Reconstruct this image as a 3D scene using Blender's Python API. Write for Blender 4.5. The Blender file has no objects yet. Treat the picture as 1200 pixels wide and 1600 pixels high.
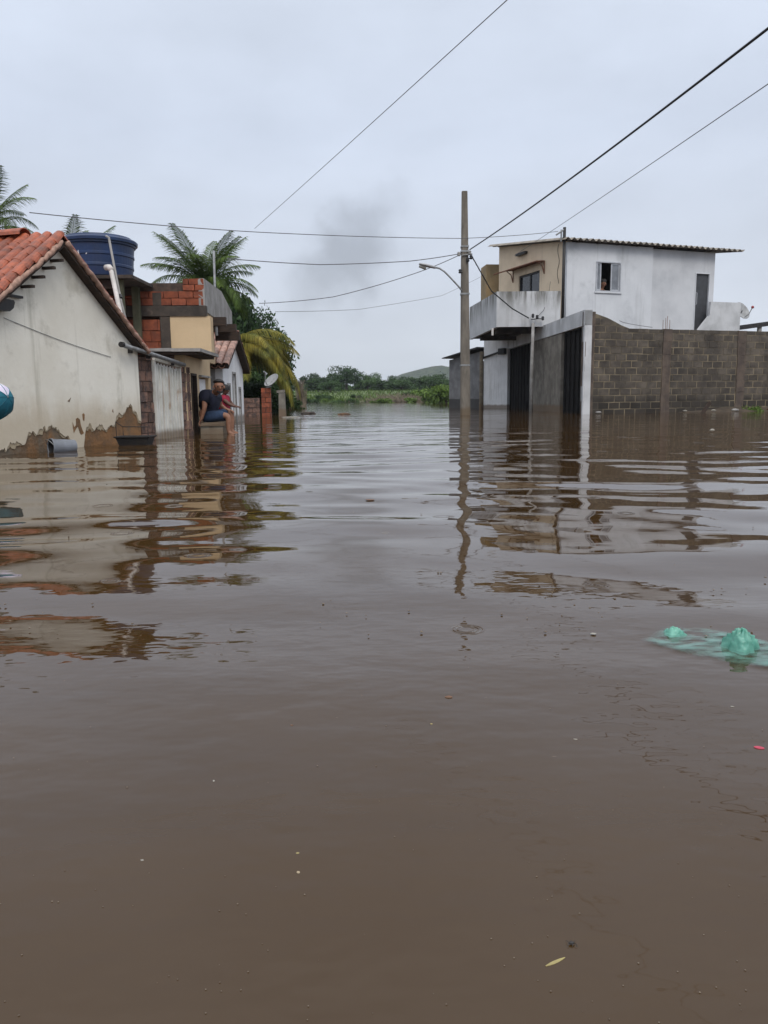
import bpy, bmesh, math, random
import numpy as np
from mathutils import Vector, Matrix, noise
R = math.radians
random.seed(7)
S = bpy.context.scene
COL = S.collection

# ------------------------------------------------------------------ camera
CAM_H, FPX, HORIZ, ROLL = 0.57, 1200.0, 620.0, 0.0105
TH = math.atan((800 - HORIZ) / FPX)
FW = Vector((0, math.cos(TH), -math.sin(TH)))
UP0 = Vector((0, math.sin(TH), math.cos(TH)))
RT0 = Vector((1, 0, 0))
RT = RT0 * math.cos(ROLL) - UP0 * math.sin(ROLL)
UPV = UP0 * math.cos(ROLL) + RT0 * math.sin(ROLL)
CAM = Vector((0, 0, CAM_H))
cd = bpy.data.cameras.new('camera')
cam = bpy.data.objects.new('camera', cd)
COL.objects.link(cam)
m = Matrix((RT, UPV, -FW)).transposed().to_4x4()
m.translation = CAM
cam.matrix_world = m
cd.sensor_fit = 'VERTICAL'
cd.sensor_height = 24
cd.lens = 18
cd.clip_start = 0.05
cd.clip_end = 6000
S.camera = cam


def at(px, py, y):
    """measured point of the photograph at distance y in front of the camera -> metres"""
    d = FW + RT * (px - 600) / FPX + UPV * (800 - py) / FPX
    return CAM + d * (y / d.y)


def onw(px, py):
    d = FW + RT * (px - 600) / FPX + UPV * (800 - py) / FPX
    return CAM + d * (-CAM_H / d.z)


# ------------------------------------------------------------------ world, sun, exposure
S.view_settings.view_transform = 'Standard'
S.view_settings.look = 'None'
S.view_settings.exposure = 0.1
S.view_settings.gamma = 1.0
S.view_settings.use_curve_mapping = False
SUN_EL, SUN_AZ = R(48), R(165)      # azimuth clockwise from +Y: behind the camera
w = bpy.data.worlds.new('World')
S.world = w
w.use_nodes = True
nt = w.node_tree
nt.nodes.clear()
N = nt.nodes.new
L = nt.links.new
out = N('ShaderNodeOutputWorld')
bg = N('ShaderNodeBackground')
bg.inputs['Strength'].default_value = 0.1
sky = N('ShaderNodeTexSky')
sky.sky_type = 'NISHITA'
sky.sun_disc = False
sky.sun_elevation = SUN_EL
sky.sun_rotation = SUN_AZ
sky.dust_density = 3.0
tc = N('ShaderNodeTexCoord')
sep = N('ShaderNodeSeparateXYZ')
L(tc.outputs['Generated'], sep.inputs[0])
ramp = N('ShaderNodeValToRGB')
cr = ramp.color_ramp
cr.elements[0].position = 0.0
cr.elements[0].color = (0.63, 0.675, 0.735, 1)
cr.elements[1].position = 1.0
cr.elements[1].color = (1.45, 1.50, 1.56, 1)
e = cr.elements.new(0.12); e.color = (0.62, 0.67, 0.76, 1)
e = cr.elements.new(0.30); e.color = (0.60, 0.665, 0.785, 1)
e = cr.elements.new(0.44); e.color = (0.63, 0.695, 0.81, 1)
e = cr.elements.new(0.65); e.color = (0.88, 0.94, 1.03, 1)
L(sep.outputs['Z'], ramp.inputs[0])
nz = N('ShaderNodeTexNoise')
nz.inputs['Scale'].default_value = 2.6
nz.inputs['Detail'].default_value = 5
nz.inputs['Roughness'].default_value = 0.55
mp = N('ShaderNodeMapping')
mp.inputs['Scale'].default_value = (1, 1, 2.4)
L(tc.outputs['Generated'], mp.inputs[0])
L(mp.outputs[0], nz.inputs['Vector'])
cl = N('ShaderNodeMapRange')
cl.inputs['From Min'].default_value = 0.3
cl.inputs['From Max'].default_value = 0.7
cl.inputs['To Min'].default_value = 9.5
cl.inputs['To Max'].default_value = 11.4
L(nz.outputs['Fac'], cl.inputs['Value'])
# a darker scud of rain cloud low over the street end
CLD = (at(540, 398, 100) - CAM).normalized()
dist = N('ShaderNodeVectorMath'); dist.operation = 'SUBTRACT'
nrm = N('ShaderNodeVectorMath'); nrm.operation = 'NORMALIZE'
L(tc.outputs['Generated'], nrm.inputs[0])
L(nrm.outputs[0], dist.inputs[0])
dist.inputs[1].default_value = CLD
wob = N('ShaderNodeTexNoise'); wob.inputs['Scale'].default_value = 16; wob.inputs['Detail'].default_value = 4
L(nrm.outputs[0], wob.inputs['Vector'])
wsub = N('ShaderNodeVectorMath'); wsub.operation = 'MULTIPLY_ADD'
wsub.inputs[1].default_value = (0.11, 0.11, 0.13)
L(wob.outputs['Color'], wsub.inputs[0])
L(dist.outputs[0], wsub.inputs[2])
wof = N('ShaderNodeVectorMath'); wof.operation = 'SUBTRACT'; wof.inputs[1].default_value = (0.055, 0.055, 0.065)
L(wsub.outputs[0], wof.inputs[0])
scl = N('ShaderNodeVectorMath'); scl.operation = 'MULTIPLY'; scl.inputs[1].default_value = (1 / 0.058, 1 / 0.3, 1 / 0.105)
vr = N('ShaderNodeVectorRotate'); vr.rotation_type = 'Y_AXIS'; vr.inputs['Angle'].default_value = R(-42)
L(wof.outputs[0], vr.inputs['Vector'])
L(vr.outputs[0], scl.inputs[0])
ln = N('ShaderNodeVectorMath'); ln.operation = 'LENGTH'
L(scl.outputs[0], ln.inputs[0])
dk = N('ShaderNodeMapRange'); dk.interpolation_type = 'SMOOTHSTEP'
dk.inputs['From Min'].default_value = 0.15
dk.inputs['From Max'].default_value = 1.15
dk.inputs['To Min'].default_value = 0.68
dk.inputs['To Max'].default_value = 1.0
L(ln.outputs['Value'], dk.inputs['Value'])
mul = N('ShaderNodeMath'); mul.operation = 'MULTIPLY'
L(cl.outputs[0], mul.inputs[0]); L(dk.outputs[0], mul.inputs[1])
vs = N('ShaderNodeVectorMath'); vs.operation = 'SCALE'
L(ramp.outputs['Color'], vs.inputs[0]); L(mul.outputs[0], vs.inputs['Scale'])
mx = N('ShaderNodeMix'); mx.data_type = 'RGBA'
mx.inputs['Factor'].default_value = 0.95
L(sky.outputs[0], mx.inputs['A']); L(vs.outputs[0], mx.inputs['B'])
L(mx.outputs['Result'], bg.inputs['Color'])
L(bg.outputs[0], out.inputs['Surface'])

sl = bpy.data.lights.new('sun', 'SUN')
sl.energy = 1.5
sl.angle = R(25)
sl.color = (1.0, 0.96, 0.9)
sun = bpy.data.objects.new('sun', sl)
COL.objects.link(sun)
sd = Vector((math.sin(SUN_AZ) * math.cos(SUN_EL), math.cos(SUN_AZ) * math.cos(SUN_EL), math.sin(SUN_EL)))
sun.rotation_euler = (-sd).to_track_quat('-Z', 'Y').to_euler()
sun.location = sd * 60

# ------------------------------------------------------------------ materials
MATS = {}


def mat(name, c1, c2=None, scale=4.0, rough=0.8, bump=0.0, bscale=30.0, streak=None, stain=None, rnd=0.0, stretch=(1, 1, 1),
        metal=0.0, detail=6, spec=0.35, low=None, high=None, contrast=(0.35, 0.65)):
    """colour c1..c2 by noise; streak=(colour, amount, scale) vertical drips; stain=(colour, amount, scale, lo, hi) blotches;
    rnd = tint per object; low=(colour, height, softness): silt line left by the flood"""
    if name in MATS:
        return MATS[name]
    m = bpy.data.materials.new(name)
    m.use_nodes = True
    t = m.node_tree
    N = t.nodes.new
    L = t.links.new
    b = t.nodes['Principled BSDF']
    b.inputs['Roughness'].default_value = rough
    b.inputs['Metallic'].default_value = metal
    b.inputs['Specular IOR Level'].default_value = spec
    g = N('ShaderNodeNewGeometry')

    def mapped(sc):
        mp = N('ShaderNodeMapping')
        mp.inputs['Scale'].default_value = sc
        L(g.outputs['Position'], mp.inputs[0])
        return mp.outputs[0]

    def nois(vec, s, d=detail, r=0.6):
        n = N('ShaderNodeTexNoise')
        n.inputs['Scale'].default_value = s
        n.inputs['Detail'].default_value = d
        n.inputs['Roughness'].default_value = r
        L(vec, n.inputs['Vector'])
        return n.outputs['Fac']

    def rng(v, lo, hi, a=0.0, bb=1.0):
        r = N('ShaderNodeMapRange')
        r.interpolation_type = 'SMOOTHSTEP'
        for k, x in zip(('From Min', 'From Max', 'To Min', 'To Max'), (lo, hi, a, bb)):
            r.inputs[k].default_value = x
        L(v, r.inputs['Value'])
        return r.outputs[0]

    def mix(f, a, bcol):
        x = N('ShaderNodeMix')
        x.data_type = 'RGBA'
        L(f, x.inputs['Factor'])
        if isinstance(a, tuple):
            x.inputs['A'].default_value = a + (1,)
        else:
            L(a, x.inputs['A'])
        if isinstance(bcol, tuple):
            x.inputs['B'].default_value = bcol + (1,)
        else:
            L(bcol, x.inputs['B'])
        return x.outputs['Result']
    c2 = c2 or tuple(x * 0.75 for x in c1)
    col = mix(rng(nois(mapped(stretch), scale), *contrast), c1, c2)
    if stain:
        sc, am, ss, lo, hi = stain
        col = mix(rng(nois(mapped((1, 1, 1)), ss, 8, 0.65), lo, hi, 0, am), col, sc)
    if streak:
        sc, am, ss = streak
        col = mix(rng(nois(mapped((ss, ss, ss * 0.07)), 1.0, 5, 0.7), 0.52, 0.75, 0, am), col, sc)
    if high:
        hc, zt_, dep = high
        sp2 = N('ShaderNodeSeparateXYZ')
        L(g.outputs['Position'], sp2.inputs[0])
        band = rng(sp2.outputs['Z'], zt_ - dep, zt_)
        drip = rng(nois(mapped((3.2, 3.2, 0.35)), 1.0, 5, 0.7), 0.40, 0.62)
        mm_ = N('ShaderNodeMath'); mm_.operation = 'MULTIPLY'
        L(band, mm_.inputs[0]); L(drip, mm_.inputs[1])
        col = mix(mm_.outputs[0], col, hc)
    if low:
        lc, hh, so = low
        sp = N('ShaderNodeSeparateXYZ')
        L(g.outputs['Position'], sp.inputs[0])
        ad = N('ShaderNodeMath'); ad.operation = 'MULTIPLY_ADD'
        ad.inputs[1].default_value = so * 1.2
        ad.inputs[2].default_value = 0
        L(nois(mapped((3, 3, 1.0)), 1.0), ad.inputs[0])
        su = N('ShaderNodeMath'); su.operation = 'SUBTRACT'
        L(sp.outputs['Z'], su.inputs[0]); L(ad.outputs[0], su.inputs[1])
        col = mix(rng(su.outputs[0], hh - so, hh, 0.8, 0.0), col, lc)
    if rnd:
        oi = N('ShaderNodeObjectInfo')
        mr = N('ShaderNodeMapRange')
        mr.inputs['To Min'].default_value = 1 - rnd
        mr.inputs['To Max'].default_value = 1 + rnd
        L(oi.outputs['Random'], mr.inputs['Value'])
        vs = N('ShaderNodeVectorMath'); vs.operation = 'SCALE'
        L(col, vs.inputs[0]); L(mr.outputs[0], vs.inputs['Scale'])
        col = vs.outputs[0]
    L(col, b.inputs['Base Color'])
    if bump:
        bp = N('ShaderNodeBump')
        bp.inputs['Strength'].default_value = 1.0
        bp.inputs['Distance'].default_value = bump
        L(nois(mapped(stretch), bscale, 5), bp.inputs['Height'])
        L(bp.outputs[0], b.inputs['Normal'])
    MATS[name] = m
    return m


SILT = (0.16, 0.11, 0.07)
M_lime = mat('lime_plaster', (0.80, 0.765, 0.68), (0.72, 0.68, 0.59), 1.3, 0.85, 0.004, 14, streak=((0.36, 0.34, 0.27), 0.55, 5), stain=((0.33, 0.30, 0.23), 0.45, 2.4, 0.54, 0.72), low=((0.50, 0.42, 0.31), 0.45, 0.40))
M_adobe = mat('adobe', (0.24, 0.125, 0.055), (0.15, 0.09, 0.05), 6, 0.95, 0.012, 25, stain=((0.13, 0.115, 0.09), 0.8, 1.3, 0.45, 0.6))
M_tile = mat('clay_tile', (0.345, 0.088, 0.040), (0.20, 0.056, 0.030), 10, 0.45, 0.003, 60, stain=((0.11, 0.06, 0.045), 0.7, 7, 0.50, 0.70), rnd=0.28, spec=0.35)
M_tile_old = mat('clay_tile_weathered', (0.44, 0.25, 0.19), (0.22, 0.12, 0.09), 9, 0.5, 0.003, 50, stain=((0.08, 0.065, 0.055), 0.7, 6, 0.5, 0.7), rnd=0.3)
M_mortar = mat('mortar', (0.42, 0.26, 0.20), (0.27, 0.17, 0.13), 18, 0.95, 0.01, 40)
M_wood = mat('dark_timber', (0.055, 0.035, 0.025), (0.03, 0.022, 0.018), 8, 0.8, 0.003, 30, stretch=(1, 1, 6))
M_black = mat('black_iron', (0.018, 0.018, 0.02), (0.03, 0.026, 0.024), 12, 0.5, 0.001, 60)
M_tank = mat('blue_plastic', (0.013, 0.036, 0.110), (0.010, 0.026, 0.078), 3, 0.42, 0.001, 20, spec=0.5)
M_print = mat('white_print', (0.62, 0.62, 0.64), (0.45, 0.46, 0.5), 20, 0.6)
M_conc = mat('raw_concrete', (0.235, 0.215, 0.185), (0.14, 0.125, 0.105), 2.5, 0.9, 0.006, 30, streak=((0.07, 0.062, 0.055), 0.7, 4), low=(SILT, 0.22, 0.12))
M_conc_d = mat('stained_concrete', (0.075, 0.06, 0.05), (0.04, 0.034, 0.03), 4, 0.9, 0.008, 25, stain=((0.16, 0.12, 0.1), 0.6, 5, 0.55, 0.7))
M_conc_g = mat('grey_concrete', (0.34, 0.33, 0.32), (0.23, 0.22, 0.21), 3, 0.9, 0.005, 30, streak=((0.12, 0.11, 0.1), 0.6, 6))
M_brick = mat('orange_brick', (0.27, 0.075, 0.036), (0.17, 0.05, 0.028), 9, 0.85, 0.006, 45, stain=((0.07, 0.04, 0.03), 0.6, 4, 0.53, 0.72), rnd=0.28)
M_brick_o = mat('weathered_brick', (0.20, 0.115, 0.085), (0.085, 0.06, 0.055), 10, 0.9, 0.012, 40, stain=((0.05, 0.04, 0.035), 0.7, 5, 0.5, 0.7), rnd=0.35)
M_grout = mat('dark_joint', (0.10, 0.07, 0.055), (0.06, 0.045, 0.038), 12, 0.95, 0.006, 40)
M_cream = mat('cream_paint', (0.60, 0.45, 0.28), (0.52, 0.385, 0.235), 1.5, 0.8, 0.002, 30, streak=((0.35, 0.27, 0.18), 0.4, 5), low=(SILT, 0.12, 0.1))
M_beige = mat('beige_paint', (0.74, 0.60, 0.44), (0.65, 0.52, 0.375), 1.2, 0.85, 0.003, 25, streak=((0.27, 0.22, 0.16), 0.35, 3.5))
M_ochre = mat('ochre_paint', (0.36, 0.25, 0.13), (0.24, 0.18, 0.10), 1.4, 0.85, 0.003, 25, streak=((0.12, 0.11, 0.08), 0.6, 3))
M_white = mat('white_paint', (0.645, 0.66, 0.69), (0.575, 0.59, 0.62), 0.9, 0.8, 0.003, 22, streak=((0.36, 0.37, 0.38), 0.55, 2.8), stain=((0.36, 0.375, 0.40), 0.55, 0.8, 0.52, 0.72))
M_parap = mat('parapet_render', (0.58, 0.585, 0.60), (0.44, 0.445, 0.455), 1.5, 0.85, 0.004, 22, streak=((0.17, 0.16, 0.15), 0.75, 3.2))
M_parap_b = mat('balcony_render', (0.56, 0.565, 0.58), (0.46, 0.465, 0.475), 1.5, 0.85, 0.004, 22, streak=((0.25, 0.24, 0.23), 0.5, 3.2), high=((0.13, 0.125, 0.11), 4.25, 0.85))
M_white2 = mat('whitewash', (0.80, 0.80, 0.81), (0.71, 0.71, 0.72), 2, 0.85, 0.003, 22, streak=((0.33, 0.32, 0.30), 0.5, 5), low=(SILT, 0.15, 0.1))
M_block = mat('cement_block', (0.108, 0.090, 0.072), (0.062, 0.052, 0.044), 3, 0.92, 0.008, 45, stain=((0.042, 0.037, 0.033), 0.7, 1.1, 0.48, 0.66), rnd=0.24, low=((0.032, 0.027, 0.022), 0.42, 0.3))
M_bmort = mat('block_joint', (0.24, 0.195, 0.13), (0.085, 0.072, 0.056), 1.4, 0.95, 0.006, 40)
M_pier = mat('concrete_column', (0.125, 0.095, 0.075), (0.075, 0.058, 0.05), 3, 0.92, 0.008, 25, streak=((0.19, 0.155, 0.12), 0.5, 6))
M_rust = mat('rust', (0.22, 0.085, 0.045), (0.12, 0.055, 0.035), 14, 0.8, 0.002, 50)
M_gate = mat('white_sheet_metal', (0.66, 0.65, 0.61), (0.54, 0.53, 0.49), 4, 0.55, 0.002, 20, streak=((0.24, 0.12, 0.06), 0.75, 9), stain=((0.30, 0.17, 0.09), 0.6, 5, 0.58, 0.72), low=(SILT, 0.1, 0.1))
M_steel = mat('galvanised_steel', (0.30, 0.31, 0.32), (0.19, 0.19, 0.19), 10, 0.5, 0.001, 40, metal=0.3)
M_pvc = mat('white_pvc', (0.62, 0.58, 0.55), (0.48, 0.45, 0.42), 6, 0.5)
M_roofsheet = mat('fibre_cement', (0.34, 0.30, 0.25), (0.20, 0.18, 0.155), 4, 0.9, 0.004, 40, streak=((0.06, 0.055, 0.05), 0.6, 6))
M_dgate = mat('dark_gate', (0.012, 0.0115, 0.012), (0.018, 0.0165, 0.016), 3, 0.9, 0.002, 20, spec=0.1, streak=((0.04, 0.034, 0.028), 0.4, 6))
M_door = mat('grey_door', (0.060, 0.062, 0.07), (0.045, 0.046, 0.05), 5, 0.5)
M_inside = mat('room_shade', (0.12, 0.11, 0.10), (0.08, 0.075, 0.07), 3, 0.9)
M_alu = mat('aluminium', (0.50, 0.51, 0.54), (0.42, 0.43, 0.45), 8, 0.4, metal=0.4)
M_pole = mat('pole_concrete', (0.20, 0.175, 0.145), (0.125, 0.11, 0.092), 5, 0.9, 0.004, 30, streak=((0.26, 0.235, 0.2), 0.6, 12), stretch=(1, 1, 0.3), low=((0.13, 0.095, 0.06), 0.2, 0.15))
M_cable = mat('cable_black', (0.022, 0.022, 0.025), (0.03, 0.03, 0.033), 5, 0.6)
M_wire = mat('cable_grey', (0.10, 0.10, 0.11), (0.14, 0.14, 0.15), 5, 0.6)
M_dish = mat('dish_grey', (0.36, 0.365, 0.37), (0.25, 0.25, 0.25), 6, 0.5)
M_skin = mat('skin', (0.27, 0.135, 0.085), (0.22, 0.105, 0.065), 30, 0.55)
M_skin_d = mat('skin_dark', (0.13, 0.065, 0.045), (0.10, 0.05, 0.035), 30, 0.55)
M_hair = mat('black_hair', (0.012, 0.010, 0.010), (0.02, 0.017, 0.016), 60, 0.6, 0.004, 120)
M_navy = mat('navy_cloth', (0.010, 0.012, 0.024), (0.018, 0.02, 0.04), 12, 0.85, 0.006, 22)
M_denim = mat('blue_denim', (0.028, 0.050, 0.10), (0.014, 0.026, 0.055), 9, 0.9, 0.006, 25)
M_red = mat('red_cloth', (0.33, 0.018, 0.05), (0.22, 0.012, 0.035), 12, 0.85, 0.005, 25)
M_teal = mat('teal_cloth', (0.015, 0.155, 0.21), (0.010, 0.10, 0.15), 8, 0.6, 0.002, 30)
M_ucl = mat('white_cloth', (0.68, 0.66, 0.72), (0.6, 0.52, 0.68), 10, 0.7)
M_bucket = mat('grey_plastic', (0.19, 0.205, 0.235), (0.14, 0.15, 0.17), 6, 0.5, spec=0.5)
M_trunk = mat('bark', (0.10, 0.08, 0.06), (0.055, 0.045, 0.035), 9, 0.9, 0.01, 20, stretch=(1, 1, 0.3))
M_dead = mat('dead_twigs', (0.21, 0.17, 0.125), (0.09, 0.075, 0.055), 2.5, 0.95, 0.004, 30)
M_soil = mat('wet_soil', (0.085, 0.062, 0.042), (0.05, 0.038, 0.028), 3, 0.9, 0.02, 12)
M_litter_w = mat('pale_litter', (0.32, 0.30, 0.26), (0.2, 0.185, 0.155), 20, 0.7)


def leafmat(name, c1, c2, scale, trans=0.25, rnd=0.0):
    m = bpy.data.materials.new(name)
    m.use_nodes = True
    t = m.node_tree
    N = t.nodes.new
    L = t.links.new
    b = t.nodes['Principled BSDF']
    b.inputs['Roughness'].default_value = 0.6
    b.inputs['Specular IOR Level'].default_value = 0.15
    g = N('ShaderNodeNewGeometry')
    n = N('ShaderNodeTexNoise')
    n.inputs['Scale'].default_value = scale
    n.inputs['Detail'].default_value = 5
    L(g.outputs['Position'], n.inputs['Vector'])
    r = N('ShaderNodeMapRange')
    r.inputs['From Min'].default_value = 0.33
    r.inputs['From Max'].default_value = 0.67
    L(n.outputs['Fac'], r.inputs['Value'])
    x = N('ShaderNodeMix'); x.data_type = 'RGBA'
    x.inputs['A'].default_value = c1 + (1,)
    x.inputs['B'].default_value = c2 + (1,)
    L(r.outputs[0], x.inputs['Factor'])
    col = x.outputs['Result']
    if rnd:
        oi = N('ShaderNodeObjectInfo')
        mr = N('ShaderNodeMapRange')
        mr.inputs['To Min'].default_value = 1 - rnd
        mr.inputs['To Max'].default_value = 1 + rnd
        L(oi.outputs['Random'], mr.inputs['Value'])
        vs = N('ShaderNodeVectorMath'); vs.operation = 'SCALE'
        L(col, vs.inputs[0]); L(mr.outputs[0], vs.inputs['Scale'])
        col = vs.outputs[0]
    isl = N('ShaderNodeMapRange')
    isl.inputs['To Min'].default_value = 0.55
    isl.inputs['To Max'].default_value = 1.5
    L(g.outputs['Random Per Island'], isl.inputs['Value'])
    vi = N('ShaderNodeVectorMath'); vi.operation = 'SCALE'
    L(col, vi.inputs[0]); L(isl.outputs[0], vi.inputs['Scale'])
    col = vi.outputs[0]
    L(col, b.inputs['Base Color'])
    tr = N('ShaderNodeBsdfTranslucent')
    L(col, tr.inputs['Color'])
    ms = N('ShaderNodeMixShader')
    ms.inputs[0].default_value = trans
    L(b.outputs[0], ms.inputs[1]); L(tr.outputs[0], ms.inputs[2])
    L(ms.outputs[0], t.nodes['Material Output'].inputs['Surface'])
    return m


M_palm = leafmat('palm_green', (0.090, 0.135, 0.026), (0.045, 0.078, 0.018), 1.5, rnd=0.3)
M_palm_y = leafmat('palm_yellowing', (0.23, 0.185, 0.03), (0.085, 0.105, 0.025), 1.6, rnd=0.25)
M_mango = leafmat('mango_leaf', (0.045, 0.085, 0.030), (0.022, 0.045, 0.018), 0.9, rnd=0.2)
M_bush = leafmat('bush_leaf', (0.060, 0.105, 0.035), (0.035, 0.065, 0.024), 0.35, rnd=0.3)
M_fresh = leafmat('fresh_green', (0.13, 0.20, 0.045), (0.075, 0.125, 0.03), 1.0, rnd=0.2)
M_grassy = leafmat('grass_blade', (0.088, 0.135, 0.026), (0.060, 0.098, 0.022), 0.15)
M_bag_g = leafmat('bag_green', (0.27, 0.58, 0.47), (0.12, 0.38, 0.30), 40, 0.45)
for n_ in M_bag_g.node_tree.nodes:
    if n_.type == 'BSDF_PRINCIPLED':
        n_.inputs['Roughness'].default_value = 0.18
        n_.inputs['Specular IOR Level'].default_value = 0.6

# ------------------------------------------------------------------ object helpers
ORG = {}


def tag(o, label=None, cat=None, group=None, kind=None):
    for k, v in (('label', label), ('category', cat), ('group', group), ('kind', kind)):
        if v:
            o[k] = v
    return o


def thing(name, loc, label, cat, group=None):
    o = bpy.data.objects.new(name, None)
    o.empty_display_size = 0.2
    COL.objects.link(o)
    o.location = loc
    ORG[o.name] = Vector(loc)
    return tag(o, label, cat, group)


def obj(name, bm, m, parent=None, smooth=False, loc=None, label=None, kind=None, keep=False):
    """bm holds WORLD coordinates (keep=True: local ones); becomes one mesh object"""
    base = ORG[parent.name] if parent is not None else Vector(loc or (0, 0, 0))
    if not keep and base.length > 0:
        bmesh.ops.translate(bm, verts=bm.verts, vec=-base)
    bmesh.ops.recalc_face_normals(bm, faces=bm.faces)
    me = bpy.data.meshes.new(name)
    bm.to_mesh(me)
    bm.free()
    for x in (m if isinstance(m, (list, tuple)) else [m]):
        me.materials.append(x)
    if smooth:
        me.polygons.foreach_set('use_smooth', [True] * len(me.polygons))
    o = bpy.data.objects.new(name, me)
    COL.objects.link(o)
    ORG[o.name] = base.copy()
    if parent is not None:
        o.parent = parent
    elif loc is not None:
        o.location = base
    return tag(o, label, kind=kind)


def link_copy(name, me, parent, loc, rot=None, scale=None):
    o = bpy.data.objects.new(name, me)
    COL.objects.link(o)
    if parent is not None:
        o.parent = parent
        loc = Vector(loc) - ORG[parent.name]
    o.location = loc
    if rot is not None:
        o.rotation_euler = rot.to_euler() if hasattr(rot, 'to_euler') else rot
    if scale is not None:
        o.scale = scale
    return o


def copy_tree(o, loc, rotz=0.0, sc=1.0, label=None):
    c = o.copy()
    COL.objects.link(c)
    c.location = loc
    c.rotation_euler.z = rotz
    c.scale = (sc, sc, sc) if not hasattr(sc, '__len__') else sc
    ORG[c.name] = Vector(loc)
    if label:
        c['label'] = label
    for ch in list(o.children):
        d = ch.copy()
        COL.objects.link(d)
        d.parent = c
    return c


def box(bm, o, ex, ey, ez, jit=0.0):
    o, ex, ey, ez = Vector(o), Vector(ex), Vector(ey), Vector(ez)
    v = [bm.verts.new(o + ex * i + ey * j + ez * k + (Vector((random.uniform(-jit, jit), random.uniform(-jit, jit), random.uniform(-jit, jit))) if jit else Vector()))
         for k in (0, 1) for j in (0, 1) for i in (0, 1)]
    for f in ((0, 1, 3, 2), (4, 6, 7, 5), (0, 4, 5, 1), (1, 5, 7, 3), (3, 7, 6, 2), (2, 6, 4, 0)):
        bm.faces.new([v[i] for i in f])
    return v


def cbox(bm, c, sx, sy, sz, rz=0.0):
    q = Matrix.Rotation(rz, 3, 'Z')
    ex, ey, ez = q @ Vector((sx, 0, 0)), q @ Vector((0, sy, 0)), Vector((0, 0, sz))
    return box(bm, Vector(c) - (ex + ey + ez) / 2, ex, ey, ez)


def tube(bm, pts, r, n=8, cap=True):
    pts = [Vector(p) for p in pts]
    rs = r if hasattr(r, '__len__') else [r] * len(pts)
    rings = []
    ref = None
    for i, p in enumerate(pts):
        d = (pts[min(i + 1, len(pts) - 1)] - pts[max(i - 1, 0)]).normalized()
        if ref is None:
            ref = d.orthogonal().normalized()
        a = (ref - d * ref.dot(d))
        a = a.normalized() if a.length > 1e-6 else d.orthogonal().normalized()
        ref = a
        b = d.cross(a)
        rings.append([bm.verts.new(p + (a * math.cos(k * 2 * math.pi / n) + b * math.sin(k * 2 * math.pi / n)) * rs[i]) for k in range(n)])
    for i in range(len(rings) - 1):
        for k in range(n):
            bm.faces.new((rings[i][k], rings[i][(k + 1) % n], rings[i + 1][(k + 1) % n], rings[i + 1][k]))
    if cap:
        bm.faces.new(rings[0][::-1])
        bm.faces.new(rings[-1])


def lathe(bm, prof, mtx, n=24, close=False):
    rings = []
    for r, z in prof:
        if r < 1e-5:
            rings.append([bm.verts.new(mtx @ Vector((0, 0, z)))])
        else:
            rings.append([bm.verts.new(mtx @ Vector((r * math.cos(k * 2 * math.pi / n), r * math.sin(k * 2 * math.pi / n), z))) for k in range(n)])
    for a, b in zip(rings[:-1], rings[1:]):
        for k in range(n):
            q = [a[k % len(a)], a[(k + 1) % len(a)], b[(k + 1) % len(b)], b[k % len(b)]]
            u = []
            for v in q:
                if v not in u:
                    u.append(v)
            if len(u) > 2:
                bm.faces.new(u)


def prism(bm, poly, ext):
    ext = Vector(ext)
    a = [bm.verts.new(Vector(p)) for p in poly]
    b = [bm.verts.new(Vector(p) + ext) for p in poly]
    bm.faces.new(a)
    bm.faces.new(b[::-1])
    for i in range(len(a)):
        j = (i + 1) % len(a)
        bm.faces.new((a[i], b[i], b[j], a[j]))


def ball(bm, c, r, sx=1, sy=1, sz=1, n=12):
    mtx = Matrix.Translation(Vector(c)) @ Matrix.Diagonal((r * sx, r * sy, r * sz, 1))
    bmesh.ops.create_uvsphere(bm, u_segments=n, v_segments=max(6, n // 2 + 2), radius=1, matrix=mtx)


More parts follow.
